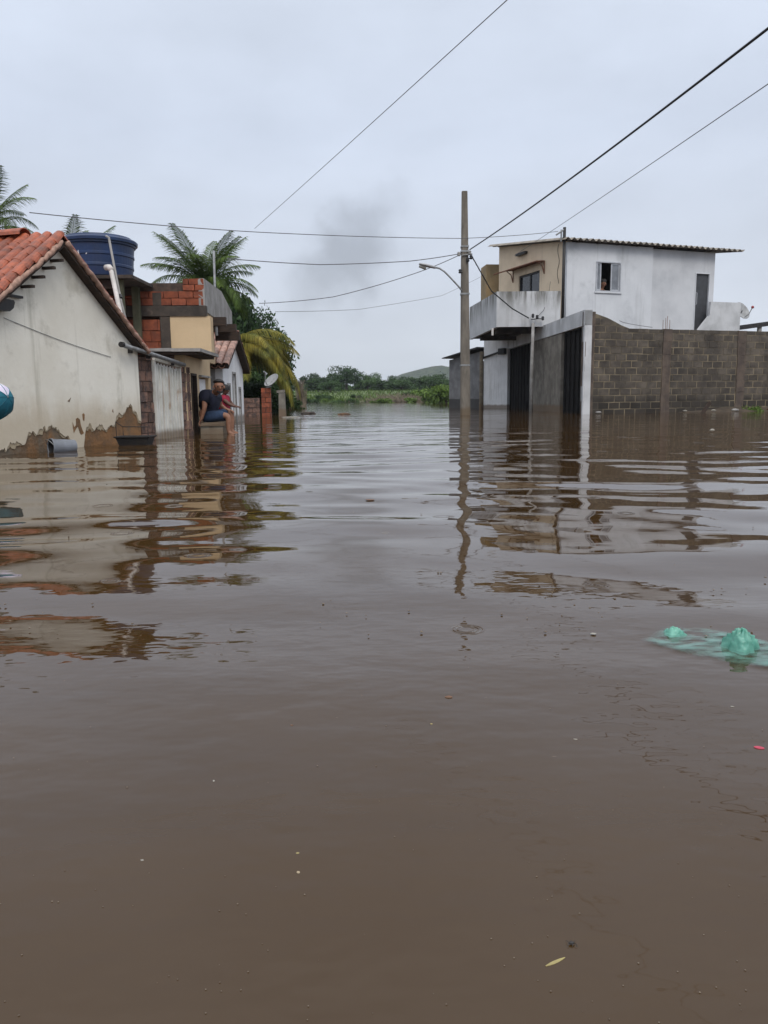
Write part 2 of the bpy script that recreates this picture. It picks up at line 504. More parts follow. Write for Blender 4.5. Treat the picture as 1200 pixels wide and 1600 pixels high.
class Fr:
    """a vertical plane: origin o, unit direction d, outward normal n; P(s, z, t)"""
    def __init__(self, o, d, flip=False):
        self.o = Vector((o[0], o[1], 0))
        self.d = Vector((d[0], d[1], 0)).normalized()
        self.n = Vector((self.d.y, -self.d.x, 0)) * (-1 if flip else 1)

    def P(self, s, z, t=0.0):
        return self.o + self.d * s + self.n * t + Vector((0, 0, z))

    def box(self, bm, s0, s1, z0, z1, t0, t1, jit=0.0):
        return box(bm, self.P(s0, z0, t0), self.d * (s1 - s0), self.n * (t1 - t0), (0, 0, z1 - z0), jit)

    def poly(self, bm, pts, t0, t1):
        prism(bm, [self.P(s, z, t0) for s, z in pts], self.n * (t1 - t0))

    def wall(self, bm, s0, s1, z0, z1, t0, t1, holes=(), top=None):
        """a wall slab with rectangular holes; top(s) gives a sloped top"""
        xs = sorted({s0, s1, *[h[0] for h in holes], *[h[1] for h in holes]})
        zs = sorted({z0, z1, *[h[2] for h in holes], *[h[3] for h in holes]})
        nx, nz_ = len(xs) - 1, len(zs) - 1

        def solid(i, k):
            if not (0 <= i < nx and 0 <= k < nz_):
                return False
            cx, cz = (xs[i] + xs[i + 1]) / 2, (zs[k] + zs[k + 1]) / 2
            return not any(h[0] < cx < h[1] and h[2] < cz < h[3] for h in holes)
        cache = {}

        def V(i, k, t):
            if (i, k, t) not in cache:
                z = zs[k]
                if k == nz_ and top:
                    z = top(xs[i])
                cache[(i, k, t)] = bm.verts.new(self.P(xs[i], z, (t0, t1)[t]))
            return cache[(i, k, t)]
        for i in range(nx):
            for k in range(nz_):
                if not solid(i, k):
                    continue
                for t in (0, 1):
                    bm.faces.new((V(i, k, t), V(i + 1, k, t), V(i + 1, k + 1, t), V(i, k + 1, t)))
                for (di, dk, a, b) in ((-1, 0, (i, k), (i, k + 1)), (1, 0, (i + 1, k), (i + 1, k + 1)), (0, -1, (i, k), (i + 1, k)), (0, 1, (i, k + 1), (i + 1, k + 1))):
                    if not solid(i + di, k + dk):
                        bm.faces.new((V(*a, 0), V(*b, 0), V(*b, 1), V(*a, 1)))


def B():
    return bmesh.new()


# ------------------------------------------------------------------ ground
def shore(x):
    return 93 + 5 * noise.noise(Vector((x * 0.05, 3.1, 0))) + 2.0 * noise.noise(Vector((x * 0.3, 9.1, 0)))


def ground_z(x, y):
    s = y - shore(x)
    if s < -12:
        z = -0.8
    elif s < 12:
        z = -0.8 + 0.86 * ((s + 12) / 24) * 1.9 if s < 0.6 else 0.06 + 0.01 * s
        z = min(z, 0.06 + 0.0117 * max(s, 0))
    else:
        z = 0.2 + min(s - 12, 45) * 0.036 + max(s - 57, 0) * 0.002
    return z + (0.10 * noise.noise(Vector((x * 0.11, y * 0.11, 0))) if s > 0 else 0.0)


bm = B()
xs = [-2500, -1500, -800, -400, -200] + list(np.linspace(-120, 120, 81)) + [200, 400, 800, 1500, 2500]
ys = [-300, -100, -30, 0, 30, 60] + list(np.linspace(76, 130, 55)) + list(np.linspace(135, 260, 26)) + [300, 360, 450, 600, 900, 1500, 3000]
grid = [[bm.verts.new((x, y, ground_z(x, y))) for x in xs] for y in ys]
for j in range(len(ys) - 1):
    for i in range(len(xs) - 1):
        bm.faces.new((grid[j][i], grid[j][i + 1], grid[j + 1][i + 1], grid[j + 1][i]))
M_field = mat('meadow', (0.105, 0.145, 0.040), (0.060, 0.092, 0.028), 0.10, 0.9, 0.03, 3, stain=((0.14, 0.125, 0.06), 0.5, 0.3, 0.55, 0.75))
obj('ground', bm, M_field, smooth=True, kind='structure')

# far hill
bm = B()
nx_, ny_ = 110, 22
hv = []
for j in range(ny_ + 1):
    row = []
    for i in range(nx_ + 1):
        x = -350 + 1100 * i / nx_
        y = 620 + 420 * j / ny_
        prof = (30 / (1 + math.exp(-(x - 2) / 17)) + 0.07 * min(max(x, 0), 180)) * math.exp(-(max(x - 180, 0) / 220) ** 2) + math.exp(-((x + 180) / 200) ** 2) * 3
        cross = math.sin(math.pi * j / ny_) ** 1.2
        z = prof * (0.9 + 0.22 * noise.noise(Vector((x * 0.018, y * 0.012, 7)))) * cross + (4.0 * noise.noise(Vector((x * 0.035, y * 0.02, 1))) + 1.6 * noise.noise(Vector((x * 0.09, y * 0.07, 4)))) * cross * min(1, prof / 8)
        row.append(bm.verts.new((x, y, z + 0.2)))
    hv.append(row)
for j in range(ny_):
    for i in range(nx_):
        bm.faces.new((hv[j][i], hv[j][i + 1], hv[j + 1][i + 1], hv[j + 1][i]))
M_hill = mat('scrub_hill', (0.060, 0.078, 0.038), (0.018, 0.031, 0.017), 0.16, 0.95, 1.5, 0.3, stain=((0.13, 0.115, 0.08), 0.6, 0.03, 0.58, 0.68), contrast=(0.42, 0.58))
obj('hill', bm, M_hill, smooth=True, kind='structure')

# ------------------------------------------------------------------ flood water
rs = [0.0] + [0.30 * (1.0062 ** i) for i in range(1000)]
rs = [r for r in rs if r < 140] + [170, 230, 320]
ang = list(np.linspace(-math.pi, -0.72, 40)) + list(np.linspace(-0.70, 0.70, 430)) + list(np.linspace(0.72, math.pi, 40)[:-1])
rr = np.array(rs[1:])
aa = np.array(ang)
X = rr[:, None] * np.sin(aa)[None, :]
Yw = rr[:, None] * np.cos(aa)[None, :]
D = rr[:, None] * np.ones_like(X)
step = 0.0062 * D
rng_ = np.random.default_rng(5)
Z = np.zeros_like(X)
# long swell from the wading photographer and the wind: crests lie across the street
waves = []
for k in range(26):
    lam = 0.26 * (1.16 ** (k * 0.62)) * rng_.uniform(0.9, 1.1)
    th_ = rng_.normal(0, 0.36)
    waves.append((lam, th_, rng_.uniform(0, 6.28), rng_.uniform(0.6, 1.3)))
xw = X + 0.25 * np.sin(0.9 * Yw + 0.4) + 0.12 * np.sin(2.1 * X + 1.3 * Yw)
yw = Yw + 0.22 * np.sin(0.8 * X + 0.3 * Yw) + 0.10 * np.sin(1.9 * X - 0.7 * Yw + 1.0)
for lam, th_, ph, am in waves:
    kx, ky = math.sin(th_) * 2 * math.pi / lam, math.cos(th_) * 2 * math.pi / lam
    slope = 0.0135 * am * (1.4 if 0.45 < lam < 1.1 else 1.1 if lam < 0.45 else 0.5)
    a = slope * lam / (2 * math.pi)
    fade = np.clip((lam / step - 5) / 6, 0, 1)
    env = 0.55 + 0.45 * np.sin(X * 0.55 + ph * 2 + 0.25 * Yw) * np.sin(Yw * 0.37 + ph)
    Z += a * fade * env * np.sin(kx * xw + ky * yw + ph)
for k in range(9):                                 # short ripples that fray the reflections
    lam = rng_.uniform(0.10, 0.24); th_ = rng_.normal(0, 0.6); ph = rng_.uniform(0, 6.28)
    kx, ky = math.sin(th_) * 2 * math.pi / lam, math.cos(th_) * 2 * math.pi / lam
    patch = np.clip(0.35 + np.sin(X * 1.3 + ph * 3) * np.sin(Yw * 0.9 + ph) + 0.4 * np.sin(0.5 * X - 1.7 * Yw + ph), 0, 1)
    Z += 0.0028 * lam / 6.283 * patch * np.clip((lam / step - 4) / 4, 0, 1) * np.sin(kx * xw + ky * yw + ph)
# rings spreading from the photographer's legs
for cx, cy, lam, sl_ in ((0.2, -0.6, 0.62, 0.018), (-0.9, 0.2, 0.47, 0.012), (-2.7, 12.0, 0.55, 0.010)):
    rad = np.hypot(X - cx, Yw - cy)
    Z += sl_ * lam / 6.283 * np.clip((rad - 0.9) / 1.2, 0, 1) * np.exp(-rad / 9) * np.sin(6.283 * rad / lam) * np.clip((lam / step - 5) / 6, 0, 1)
calm = np.clip((D - 0.9) / 1.3, 0.0, 1)          # the water round the camera lies almost still
Z *= calm
# damp waves in the lee of the block wall
lee = np.clip((X - 5.2 - 0.1 * (Yw - 15)) / 2.0, 0, 1) * np.clip((Yw - 15) / 4, 0, 1)
Z *= 1 - 0.8 * lee
nr, na = X.shape
co = np.zeros((nr * na + 1, 3), dtype=np.float32)
co[1:, 0] = X.ravel(); co[1:, 1] = Yw.ravel(); co[1:, 2] = Z.ravel()
idx = 1 + np.arange(nr * na).reshape(nr, na)
q = np.stack([idx[:-1, :], np.roll(idx, -1, 1)[:-1, :], np.roll(idx, -1, 1)[1:, :], idx[1:, :]], -1).reshape(-1, 4)[:, ::-1]
tri = np.stack([np.zeros(na, dtype=int), np.roll(idx[0], -1), idx[0]], -1)[:, ::-1]
me = bpy.data.meshes.new('flood_water')
nq, ntri = len(q), len(tri)
me.vertices.add(len(co)); me.vertices.foreach_set('co', co.ravel())
me.loops.add(nq * 4 + ntri * 3)
me.loops.foreach_set('vertex_index', np.concatenate([q.ravel(), tri.ravel()]).astype(np.int32))
me.polygons.add(nq + ntri)
me.polygons.foreach_set('loop_start', np.concatenate([np.arange(nq) * 4, nq * 4 + np.arange(ntri) * 3]).astype(np.int32))
me.polygons.foreach_set('use_smooth', np.ones(nq + ntri, dtype=bool))
me.update(calc_edges=True)
me.validate()
if me.polygons[0].normal.z < 0:
    me.flip_normals()
m = bpy.data.materials.new('muddy_water')
m.use_nodes = True
t = m.node_tree
N = t.nodes.new; L = t.links.new
b = t.nodes['Principled BSDF']
b.inputs['Roughness'].default_value = 0.03
b.inputs['IOR'].default_value = 1.42
g = N('ShaderNodeNewGeometry')
n1 = N('ShaderNodeTexNoise'); n1.inputs['Scale'].default_value = 1.6; n1.inputs['Detail'].default_value = 7; n1.inputs['Distortion'].default_value = 1.2
mps = N('ShaderNodeMapping'); mps.inputs['Scale'].default_value = (0.6, 1.6, 1); L(g.outputs['Position'], mps.inputs[0]); L(mps.outputs[0], n1.inputs['Vector'])
x = N('ShaderNodeMix'); x.data_type = 'RGBA'
x.inputs['A'].default_value = (0.042, 0.0215, 0.0062, 1); x.inputs['B'].default_value = (0.061, 0.0335, 0.0120, 1)
L(n1.outputs['Fac'], x.inputs['Factor']); L(x.outputs['Result'], b.inputs['Base Color'])


def wnoise(sc, det):
    mp = N('ShaderNodeMapping'); mp.inputs['Scale'].default_value = sc
    L(g.outputs['Position'], mp.inputs[0])
    n = N('ShaderNodeTexNoise'); n.inputs['Scale'].default_value = 1; n.inputs['Detail'].default_value = det
    L(mp.outputs[0], n.inputs['Vector'])
    return n.outputs['Fac']


ds = N('ShaderNodeVectorMath'); ds.operation = 'LENGTH'
L(g.outputs['Position'], ds.inputs[0])
far = N('ShaderNodeMapRange'); far.inputs['From Min'].default_value = 4; far.inputs['From Max'].default_value = 16
far.inputs['To Min'].default_value = 0.12; far.inputs['To Max'].default_value = 1
L(ds.outputs['Value'], far.inputs['Value'])
h1 = N('ShaderNodeMath'); h1.operation = 'MULTIPLY'
L(wnoise((1.1, 5.2, 1), 3), h1.inputs[0]); L(far.outputs[0], h1.inputs[1])
bp = N('ShaderNodeBump'); bp.inputs['Distance'].default_value = 0.0075; bp.inputs['Strength'].default_value = 1
L(h1.outputs[0], bp.inputs['Height'])
# rain rings
vo = N('ShaderNodeTexVoronoi'); vo.voronoi_dimensions = '2D'; vo.inputs['Scale'].default_value = 2.1
L(g.outputs['Position'], vo.inputs['Vector'])
sc_ = N('ShaderNodeSeparateColor'); L(vo.outputs['Color'], sc_.inputs[0])
fr = N('ShaderNodeMath'); fr.operation = 'MULTIPLY'; fr.inputs[1].default_value = 260
L(vo.outputs['Distance'], fr.inputs[0])
sn = N('ShaderNodeMath'); sn.operation = 'SINE'; L(fr.outputs[0], sn.inputs[0])
rad = N('ShaderNodeMapRange'); rad.inputs['To Min'].default_value = 0.02; rad.inputs['To Max'].default_value = 0.12
L(sc_.outputs[0], rad.inputs['Value'])
df = N('ShaderNodeMath'); df.operation = 'SUBTRACT'; L(vo.outputs['Distance'], df.inputs[0]); L(rad.outputs[0], df.inputs[1])
ab = N('ShaderNodeMath'); ab.operation = 'ABSOLUTE'; L(df.outputs[0], ab.inputs[0])
rg = N('ShaderNodeMapRange'); rg.inputs['From Min'].default_value = 0.0; rg.inputs['From Max'].default_value = 0.035
rg.inputs['To Min'].default_value = 1; rg.inputs['To Max'].default_value = 0
L(ab.outputs[0], rg.inputs['Value'])
on = N('ShaderNodeMath'); on.operation = 'GREATER_THAN'; on.inputs[1].default_value = 0.60; L(sc_.outputs[1], on.inputs[0])
m1 = N('ShaderNodeMath'); m1.operation = 'MULTIPLY'; L(sn.outputs[0], m1.inputs[0]); L(rg.outputs[0], m1.inputs[1])
away = N('ShaderNodeMapRange'); away.inputs['From Min'].default_value = 1.45; away.inputs['From Max'].default_value = 1.9
L(ds.outputs['Value'], away.inputs['Value'])
onf = N('ShaderNodeMath'); onf.operation = 'MULTIPLY'; L(on.outputs[0], onf.inputs[0]); L(away.outputs[0], onf.inputs[1])
m2 = N('ShaderNodeMath'); m2.operation = 'MULTIPLY'; L(m1.outputs[0], m2.inputs[0]); L(onf.outputs[0], m2.inputs[1])
nearf = N('ShaderNodeMapRange'); nearf.inputs['From Min'].default_value = 1.7; nearf.inputs['From Max'].default_value = 2.8
nearf.inputs['To Min'].default_value = 1; nearf.inputs['To Max'].default_value = 0.10
L(ds.outputs['Value'], nearf.inputs['Value'])
hm_ = N('ShaderNodeMath'); hm_.operation = 'MULTIPLY'
L(wnoise((9, 15, 1), 2), hm_.inputs[0]); L(nearf.outputs[0], hm_.inputs[1])
bpm = N('ShaderNodeBump'); bpm.inputs['Distance'].default_value = 0.0024; bpm.inputs['Strength'].default_value = 1
L(hm_.outputs[0], bpm.inputs['Height']); L(bp.outputs[0], bpm.inputs['Normal'])
bp2 = N('ShaderNodeBump'); bp2.inputs['Distance'].default_value = 0.0010; bp2.inputs['Strength'].default_value = 1
L(m2.outputs[0], bp2.inputs['Height']); L(bpm.outputs[0], bp2.inputs['Normal'])
L(bp2.outputs[0], b.inputs['Normal'])
me.materials.append(m)
o = bpy.data.objects.new('flood_water', me)
COL.objects.link(o)
tag(o, kind='structure')

# ------------------------------------------------------------------ piece meshes
def tile_mesh(name, m, r0, r1, ln, th=0.012, n=7, up=1):
    """a half-round clay tile along +Y (its wide end at y=0)"""
    bm = B()
    rows = []
    for y, r in ((0, r0), (ln, r1)):
        o_, i_ = [], []
        for k in range(n + 1):
            a = math.pi * k / n
            o_.append(bm.verts.new((-r * math.cos(a), y, up * r * math.sin(a) * 0.8)))
            i_.append(bm.verts.new((-(r - th) * math.cos(a), y, up * (r - th) * math.sin(a) * 0.8)))
        rows.append((o_, i_))
    (a, ai), (b_, bi) = rows
    for k in range(n):
        bm.faces.new((a[k], a[k + 1], b_[k + 1], b_[k]))
        bm.faces.new((ai[k], bi[k], bi[k + 1], ai[k + 1]))
        bm.faces.new((a[k], ai[k], ai[k + 1], a[k + 1]))
        bm.faces.new((b_[k], b_[k + 1], bi[k + 1], bi[k]))
    for k in (0, n):
        bm.faces.new((a[k], b_[k], bi[k], ai[k]))
    bmesh.ops.recalc_face_normals(bm, faces=bm.faces)
    me = bpy.data.meshes.new(name)
    bm.to_mesh(me); bm.free()
    me.materials.append(m)
    return me


def tile_slope(parent, corner, across, down, cols, rows, pitch, expo, mesh_c, mesh_u, part_cols, jit=0.006, name='tile'):
    """barrel tiles: columns step along `across` from `corner` (at the ridge), rows along `down`.
    The first part_cols columns become parts; the others are joined into one part."""
    across, down = Vector(across).normalized(), Vector(down).normalized()
    nrm = across.cross(-down)
    if nrm.z < 0:
        nrm = -nrm
    xax = (-down).cross(nrm)
    rot = Matrix((xax, -down, nrm)).transposed()
    rest = B()
    for c in range(cols):
        for r in range(rows):
            for kind in (0, 1):
                if kind == 1 and mesh_u is None:
                    continue
                p = Vector(corner) + across * (pitch * (c + 0.5 * kind)) + down * (expo * (r + 1)) + nrm * (0.03 if kind == 0 else 0.012)
                p += across * random.uniform(-jit, jit) + down * random.uniform(-jit, jit) + nrm * (random.uniform(-jit, jit) * 0.5)
                q = rot.to_4x4() @ Matrix.Rotation(random.uniform(-0.02, 0.02), 4, 'Z') @ Matrix.Rotation(0.07, 4, 'X')
                me = mesh_c if kind == 0 else mesh_u
                if c < part_cols:
                    link_copy(name, me, parent, p, q)
                else:
                    tmp = me.copy()
                    tmp.transform(Matrix.Translation(p) @ q)
                    rest.from_mesh(tmp)
                    bpy.data.meshes.remove(tmp)
    if len(rest.verts):
        obj('further_tiles', rest, mesh_c.materials[0], parent, kind='stuff')
    else:
        rest.free()


TILE_C = tile_mesh('cover_tile', M_tile, 0.078, 0.060, 0.22, th=0.014, up=1)
TILE_U = tile_mesh('channel_tile', M_tile, 0.062, 0.070, 0.22, up=-1)
TILE_R = tile_mesh('ridge_tile', M_tile, 0.11, 0.10, 0.42, up=1)
TILE_OC = tile_mesh('old_cover_tile', M_tile_old, 0.078, 0.066, 0.33, up=1)
TILE_OU = tile_mesh('old_channel_tile', M_tile_old, 0.066, 0.074, 0.33, up=-1)

# ------------------------------------------------------------------ left: white gable house
GF = Fr((-4.029, 8.075), (0.643, 2.602))
gh = thing('white_house', GF.P(1.14, -0.8), 'white gabled house with terracotta roof and peeling mud stained plaster', 'house')
bm = B()
GB = -4.2
SL, SR, SA, ZE, ZA = -0.47, 2.744, 1.14, 1.21, 2.33
GF.poly(bm, [(SL, -0.9), (SR, -0.9), (SR, ZE), (SA, ZA), (SL, ZE)], -0.16, 0.0)
obj('adobe_wall', bm, M_adobe, gh)
rag = [(-0.47, 0.03), (-0.2, 0.055), (0.006, 0.048), (0.058, 0.073), (0.083, 0.029), (0.15, 0.088), (0.207, 0.055), (0.272, 0.087), (0.366, 0.088), (0.428, 0.158), (0.46, 0.19), (0.49, 0.185), (0.522, 0.227), (0.571, 0.172), (0.62, 0.19), (0.673, 0.182), (0.70, 0.225), (0.726, 0.247), (0.745, 0.21), (0.768, 0.215), (0.82, 0.25), (0.856, 0.272), (0.885, 0.235), (0.911, 0.239), (0.956, 0.207), (0.975, 0.21), (0.998, 0.158), (1.07, 0.12), (1.12, 0.135), (1.17, 0.05), (1.23, -0.05), (1.40, -0.05), (1.44, 0.079), (1.473, 0.183), (1.515, 0.19), (1.559, 0.228), (1.59, 0.2), (1.622, 0.176), (1.69, 0.21), (1.765, 0.203), (1.85, 0.18), (1.934, 0.162), (1.96, 0.2), (2.0, 0.227), (2.06, 0.215), (2.121, 0.231), (2.16, 0.30), (2.225, 0.341), (2.28, 0.335), (2.353, 0.373), (2.39, 0.42), (2.426, 0.452), (2.48, 0.475), (2.54, 0.462), (2.56, 0.40), (2.596, 0.367), (2.65, 0.32), (2.7, 0.246), (2.744, 0.23)]
fine = []
for i, (s, z) in enumerate(rag):
    fine.append((s, z))
    if i + 1 < len(rag):
        s2, z2 = rag[i + 1]
        for k in (0.33, 0.66):
            fine.append((s + (s2 - s) * k + random.uniform(-.006, .006), z + (z2 - z) * k + random.uniform(-0.016, 0.016)))
bm = B()
GF.poly(bm, fine + [(SR, ZE - 0.006), (SA, ZA - 0.006), (SL, ZE - 0.006)], 0.0, 0.008)
obj('undercoat', bm, mat('undercoat', (0.40, 0.33, 0.23), (0.26, 0.20, 0.13), 9, 0.95, 0.006, 30), gh)
fine = [(s, z + (abs(noise.noise(Vector((s * 7.0, 2.3, 0)))) * 0.11 + random.uniform(0, 0.012) if z > -0.02 else 0)) for s, z in fine]
bm = B()
GF.poly(bm, fine + [(SR, ZE - 0.004), (SA, ZA - 0.004), (SL, ZE - 0.004)], 0.006, 0.016)
obj('plaster_coat', bm, M_lime, gh)
for pl in ([(1.294, 0.343), (1.33, 0.36), (1.371, 0.333), (1.375, 0.29), (1.388, 0.251), (1.41, 0.2), (1.432, 0.168), (1.38, 0.15), (1.353, 0.172), (1.335, 0.22), (1.323, 0.254), (1.29, 0.235), (1.237, 0.178), (1.225, 0.24), (1.226, 0.306), (1.25, 0.25), (1.29, 0.27)],
           [(1.425, 0.396), (1.45, 0.41), (1.47, 0.395), (1.465, 0.35), (1.453, 0.314), (1.429, 0.331)], [(1.16, 0.56), (1.19, 0.575), (1.23, 0.60), (1.19, 0.545)], [(2.06, 0.42), (2.08, 0.45), (2.085, 0.40)]):
    bm = B(); GF.poly(bm, pl, 0.012, 0.019)
    obj('bare_patch', bm, M_adobe, gh)
bm = B()                                    # the other walls
GF.wall(bm, SL, SR, -0.9, ZE, GB, GB + 0.16)
box(bm, GF.P(SL, -0.9, -0.16), GF.d * 0.16, GF.n * (GB + 0.32), (0, 0, ZE + 0.9 - 0.02))
box(bm, GF.P(SR - 0.16, -0.9, -0.16), GF.d * 0.16, GF.n * (GB + 0.32), (0, 0, ZE + 0.9 - 0.02))
obj('wall', bm, M_lime, gh)
SLP = math.atan2(ZA - ZE, SA - SL)
dn_f = -GF.d * math.cos(SLP) - Vector((0, 0, math.sin(SLP)))
dn_b = GF.d * math.cos(SLP) - Vector((0, 0, math.sin(SLP)))
OV = 0.13
ridge0 = GF.P(SA, ZA + 0.05, OV)
bm = B()                                    # roof boards under the tiles
for dn in (dn_f, dn_b):
    nn = (-GF.n).cross(dn)
    if nn.z < 0:
        nn = -nn
    ln_ = 2.08 if dn is dn_f else 2.02
    prism(bm, [ridge0 - nn * 0.012, ridge0 + dn * ln_ - nn * 0.012, ridge0 + dn * ln_ - nn * 0.05, ridge0 - nn * 0.06], -GF.n * (OV - GB + 0.1))
obj('roof_board', bm, M_wood, gh)
tile_slope(gh, ridge0 - GF.n * 0.06, -GF.n, dn_f, 27, 13, 0.152, 0.158, TILE_C, TILE_U, 8)
tile_slope(gh, ridge0 - GF.n * 0.06, -GF.n, dn_b, 27, 13, 0.152, 0.158, TILE_C, TILE_U, 2)
for k in range(11):
    x_ = Matrix((GF.d, -GF.n, Vector((0, 0, 1)))).transposed()
    link_copy('ridge_tile', TILE_R, gh, GF.P(SA, ZA + 0.125 + random.uniform(-.004, .004), OV - 0.50 - k * 0.385), x_)
bm = B()                                    # mortar bed along the street verge
for dn in (dn_f, dn_b):
    pts, rr_ = [], []
    for k in range(40):
        p = ridge0 + dn * (0.05 + 2.0 * k / 39) + GF.n * (0.012 + random.uniform(-.012, .012)) + Vector((0, 0, random.uniform(-.012, .012)))
        pts.append(p); rr_.append(0.03 + random.uniform(-.008, .008))
    tube(bm, pts, rr_, 6)
obj('verge_mortar', bm, M_mortar, gh, smooth=True)
for s, z in ((0.515, 1.80), (0.70, 1.925), (0.89, 2.05), (1.04, 2.155)):
    bm = B(); GF.box(bm, s - 0.02, s + 0.02, z - 0.03, z + 0.0, -0.05, 0.17)
    obj('purlin_end', bm, M_wood, gh)
bm = B(); GF.box(bm, SL, 0.475, 1.655, 1.68, 0.022, 0.06)
obj('iron_bar', bm, M_black, gh)
bm = B(); GF.box(bm, SL, 0.44, 1.785, 1.81, 0.022, 0.06)
obj('iron_bar', bm, M_black, gh)
bm = B()
GF.poly(bm, [(SL, 1.49), (0.18, 1.49), (0.24, 1.53), (0.265, 1.59), (0.25, 1.612), (SL, 1.612)], 0.03, 0.12)
obj('bracket', bm, M_black, gh)
bm = B()                                    # telephone line stapled over the plaster
tube(bm, [GF.P(0.20 + 1.9 * k / 12, 1.43 - 0.315 * k / 12 - 0.02 * math.sin(math.pi * k / 12), 0.022) for k in range(13)], 0.0035, 5)
obj('wall_wire', bm, M_steel, gh)

# eave gutter pipe
gp = thing('gutter_pipe', GF.P(2.2, 1.25, 0.1), 'grey metal gutter pipe with dark open end fixed under the white house eave', 'pipe')
bm = B(); tube(bm, [GF.P(2.20, 1.275, 0.12), GF.P(2.75, 1.215, 0.11), GF.P(3.95, 1.08, 0.07)], 0.030, 10)
obj('pipe_run', bm, M_steel, gp, smooth=True)
bm = B(); lathe(bm, [(0.0, 0), (0.036, 0), (0.036, 0.05), (0.031, 0.05)], Matrix.Translation(GF.P(2.185, 1.2765, 0.121)) @ (GF.d).to_track_quat('Z', 'Y').to_matrix().to_4x4(), 12)
obj('end_cap', bm, M_black, gp)
for s in (2.5, 2.95, 3.6):
    bm = B(); GF.box(bm, s, s + 0.02, 1.30 - (s - 2.2) * 0.112 - 0.085, 1.30 - (s - 2.2) * 0.112 + 0.02, 0.02, 0.085)
    obj('pipe_clip', bm, M_black, gp)

# brick gate piers and gate
def brick_stack(parent, fr, s0, s1, z0, z1, t0, t1, bl, bh, m, joint=0.012, maxn=999, name='brick', proud=0.006, skip=0.0):
    """real bricks in running bond, each its own object, on the outward face between t0 and t1"""
    n = 0
    me_cache = {}
    k = 0
    z = z0
    while z < z1 - 0.02:
        h_ = min(bh, z1 - z) - joint
        s = s0 - (bl / 2 if k % 2 else 0)
        while s < s1 - 0.02:
            a, b_ = max(s, s0), min(s + bl, s1)
            s += bl
            if b_ - a < 0.04 or h_ < 0.03 or random.random() < skip:
                continue
            ln_ = round(b_ - a - joint, 3)
            key = (ln_, round(h_, 3))
            if key not in me_cache:
                bm = B()
                v = box(bm, (0, 0, 0), fr.d * ln_, fr.n * (t1 - t0), (0, 0, h_), 0.004)
                bmesh.ops.recalc_face_normals(bm, faces=bm.faces)
                me = bpy.data.meshes.new(name); bm.to_mesh(me); bm.free(); me.materials.append(m)
                me_cache[key] = me
            link_copy(name, me_cache[key], parent, fr.P(a + joint / 2, z + joint / 2, t0 + random.uniform(-proud, proud)))
            n += 1
        z += bh
        k += 1
    return n


def gate_pier(s0, s1, label, ztop):
    p = thing('gate_pier', GF.P((s0 + s1) / 2, -0.8), label, 'pillar', 'brick piers beside the sheet metal gate')
    bm = B(); GF.box(bm, s0 + 0.012, s1 - 0.012, -0.85, ztop - 0.01, -0.24, -0.016)
    obj('core', bm, M_grout, p)
    brick_stack(p, GF, s0, s1, -0.05, ztop, -0.1, 0.0, 0.19, 0.145, M_brick_o, proud=0.012)
    return p


gate_pier(2.765, 3.13, 'dark unplastered brick pier between white house wall and sheet metal gate', 1.16)
gate_pier(3.93, 4.26, 'crumbling brick pier between sheet metal gate and cream house', 1.06)
gt = thing('sheet_metal_gate', GF.P(3.5, -0.75), 'white rust streaked sheet metal gate of upright ribbed panels', 'gate')
bm = B()
GF.box(bm, 3.15, 3.19, -0.75, 1.11, -0.02, 0.03); GF.box(bm, 3.875, 3.915, -0.75, 1.03, -0.02, 0.03)
obj('gate_frame', bm, M_gate, gt)
bm = B(); prism(bm, [GF.P(3.15, 1.115, -0.02), GF.P(3.915, 1.035, -0.02), GF.P(3.915, 1.075, -0.02), GF.P(3.15, 1.155, -0.02)], GF.n * 0.06)
obj('top_rail', bm, M_gate, gt)
for k in range(8):
    a = 3.195 + k * 0.085
    bm = B()
    zt = 1.10 - 0.104 * (a - 3.19)
    tt = 0.0
    GF.poly(bm, [(a + 0.003, -0.75), (a + 0.082, -0.75), (a + 0.082, zt - 0.03), (a + 0.06, zt - 0.04 - random.uniform(0, .02)), (a + 0.045, zt - 0.0), (a + 0.02, zt - 0.0), (a + 0.003, zt - 0.035)], -0.012, 0.0)
    GF.poly(bm, [(a + 0.028, -0.75), (a + 0.058, -0.75), (a + 0.058, zt - 0.045), (a + 0.028, zt - 0.045)], 0.0, 0.018)
    obj('panel', bm, M_gate, gt)

# ------------------------------------------------------------------ left: two-storey brick house with cream annex
SD = Vector((-0.052, 1, 0)).normalized()          # the street's direction on the left side
SLAT = Vector((SD.y, -SD.x, 0))
CF = Fr((-3.04, 12.05), SD)                         # cream street wall
bh_ = thing('brick_house', CF.P(1.1, -0.8), 'two storey house with bare orange brick upper floor, grey balcony and cream front', 'house')
bm = B()
CF.wall(bm, 0, 2.25, -0.9, 1.26, -0.16, 0.0, holes=[(0.38, 0.86, -0.9, 0.98), (1.12, 2.0, 0.30, 0.93)])
obj('front_wall', bm, M_cream, bh_)
bm = B()
box(bm, CF.P(0.0, -0.9, -0.16), CF.n * -2.2, CF.d * 0.16, (0, 0, 2.14))
obj('end_wall', bm, M_brick_o, bh_)
dr = B(); CF.box(dr, 0.40, 0.84, -0.9, 0.96, -0.13, -0.09)
dr = obj('door', dr, M_door, bh_)
bm = B()
CF.box(bm, 0.385, 0.42, -0.9, 0.975, -0.06, 0.012); CF.box(bm, 0.82, 0.855, -0.9, 0.975, -0.06, 0.012); CF.box(bm, 0.421, 0.819, 0.94, 0.975, -0.06, 0.012)
obj('frame', bm, M_wood, dr)
wn = B(); CF.box(wn, 1.14, 1.98, 0.32, 0.91, -0.08, -0.05)
wn = obj('window', wn, M_white2, bh_)
bm = B(); CF.box(bm, 1.08, 2.04, 0.935, 0.965, -0.02, 0.05)
obj('sill', bm, M_conc_g, wn)
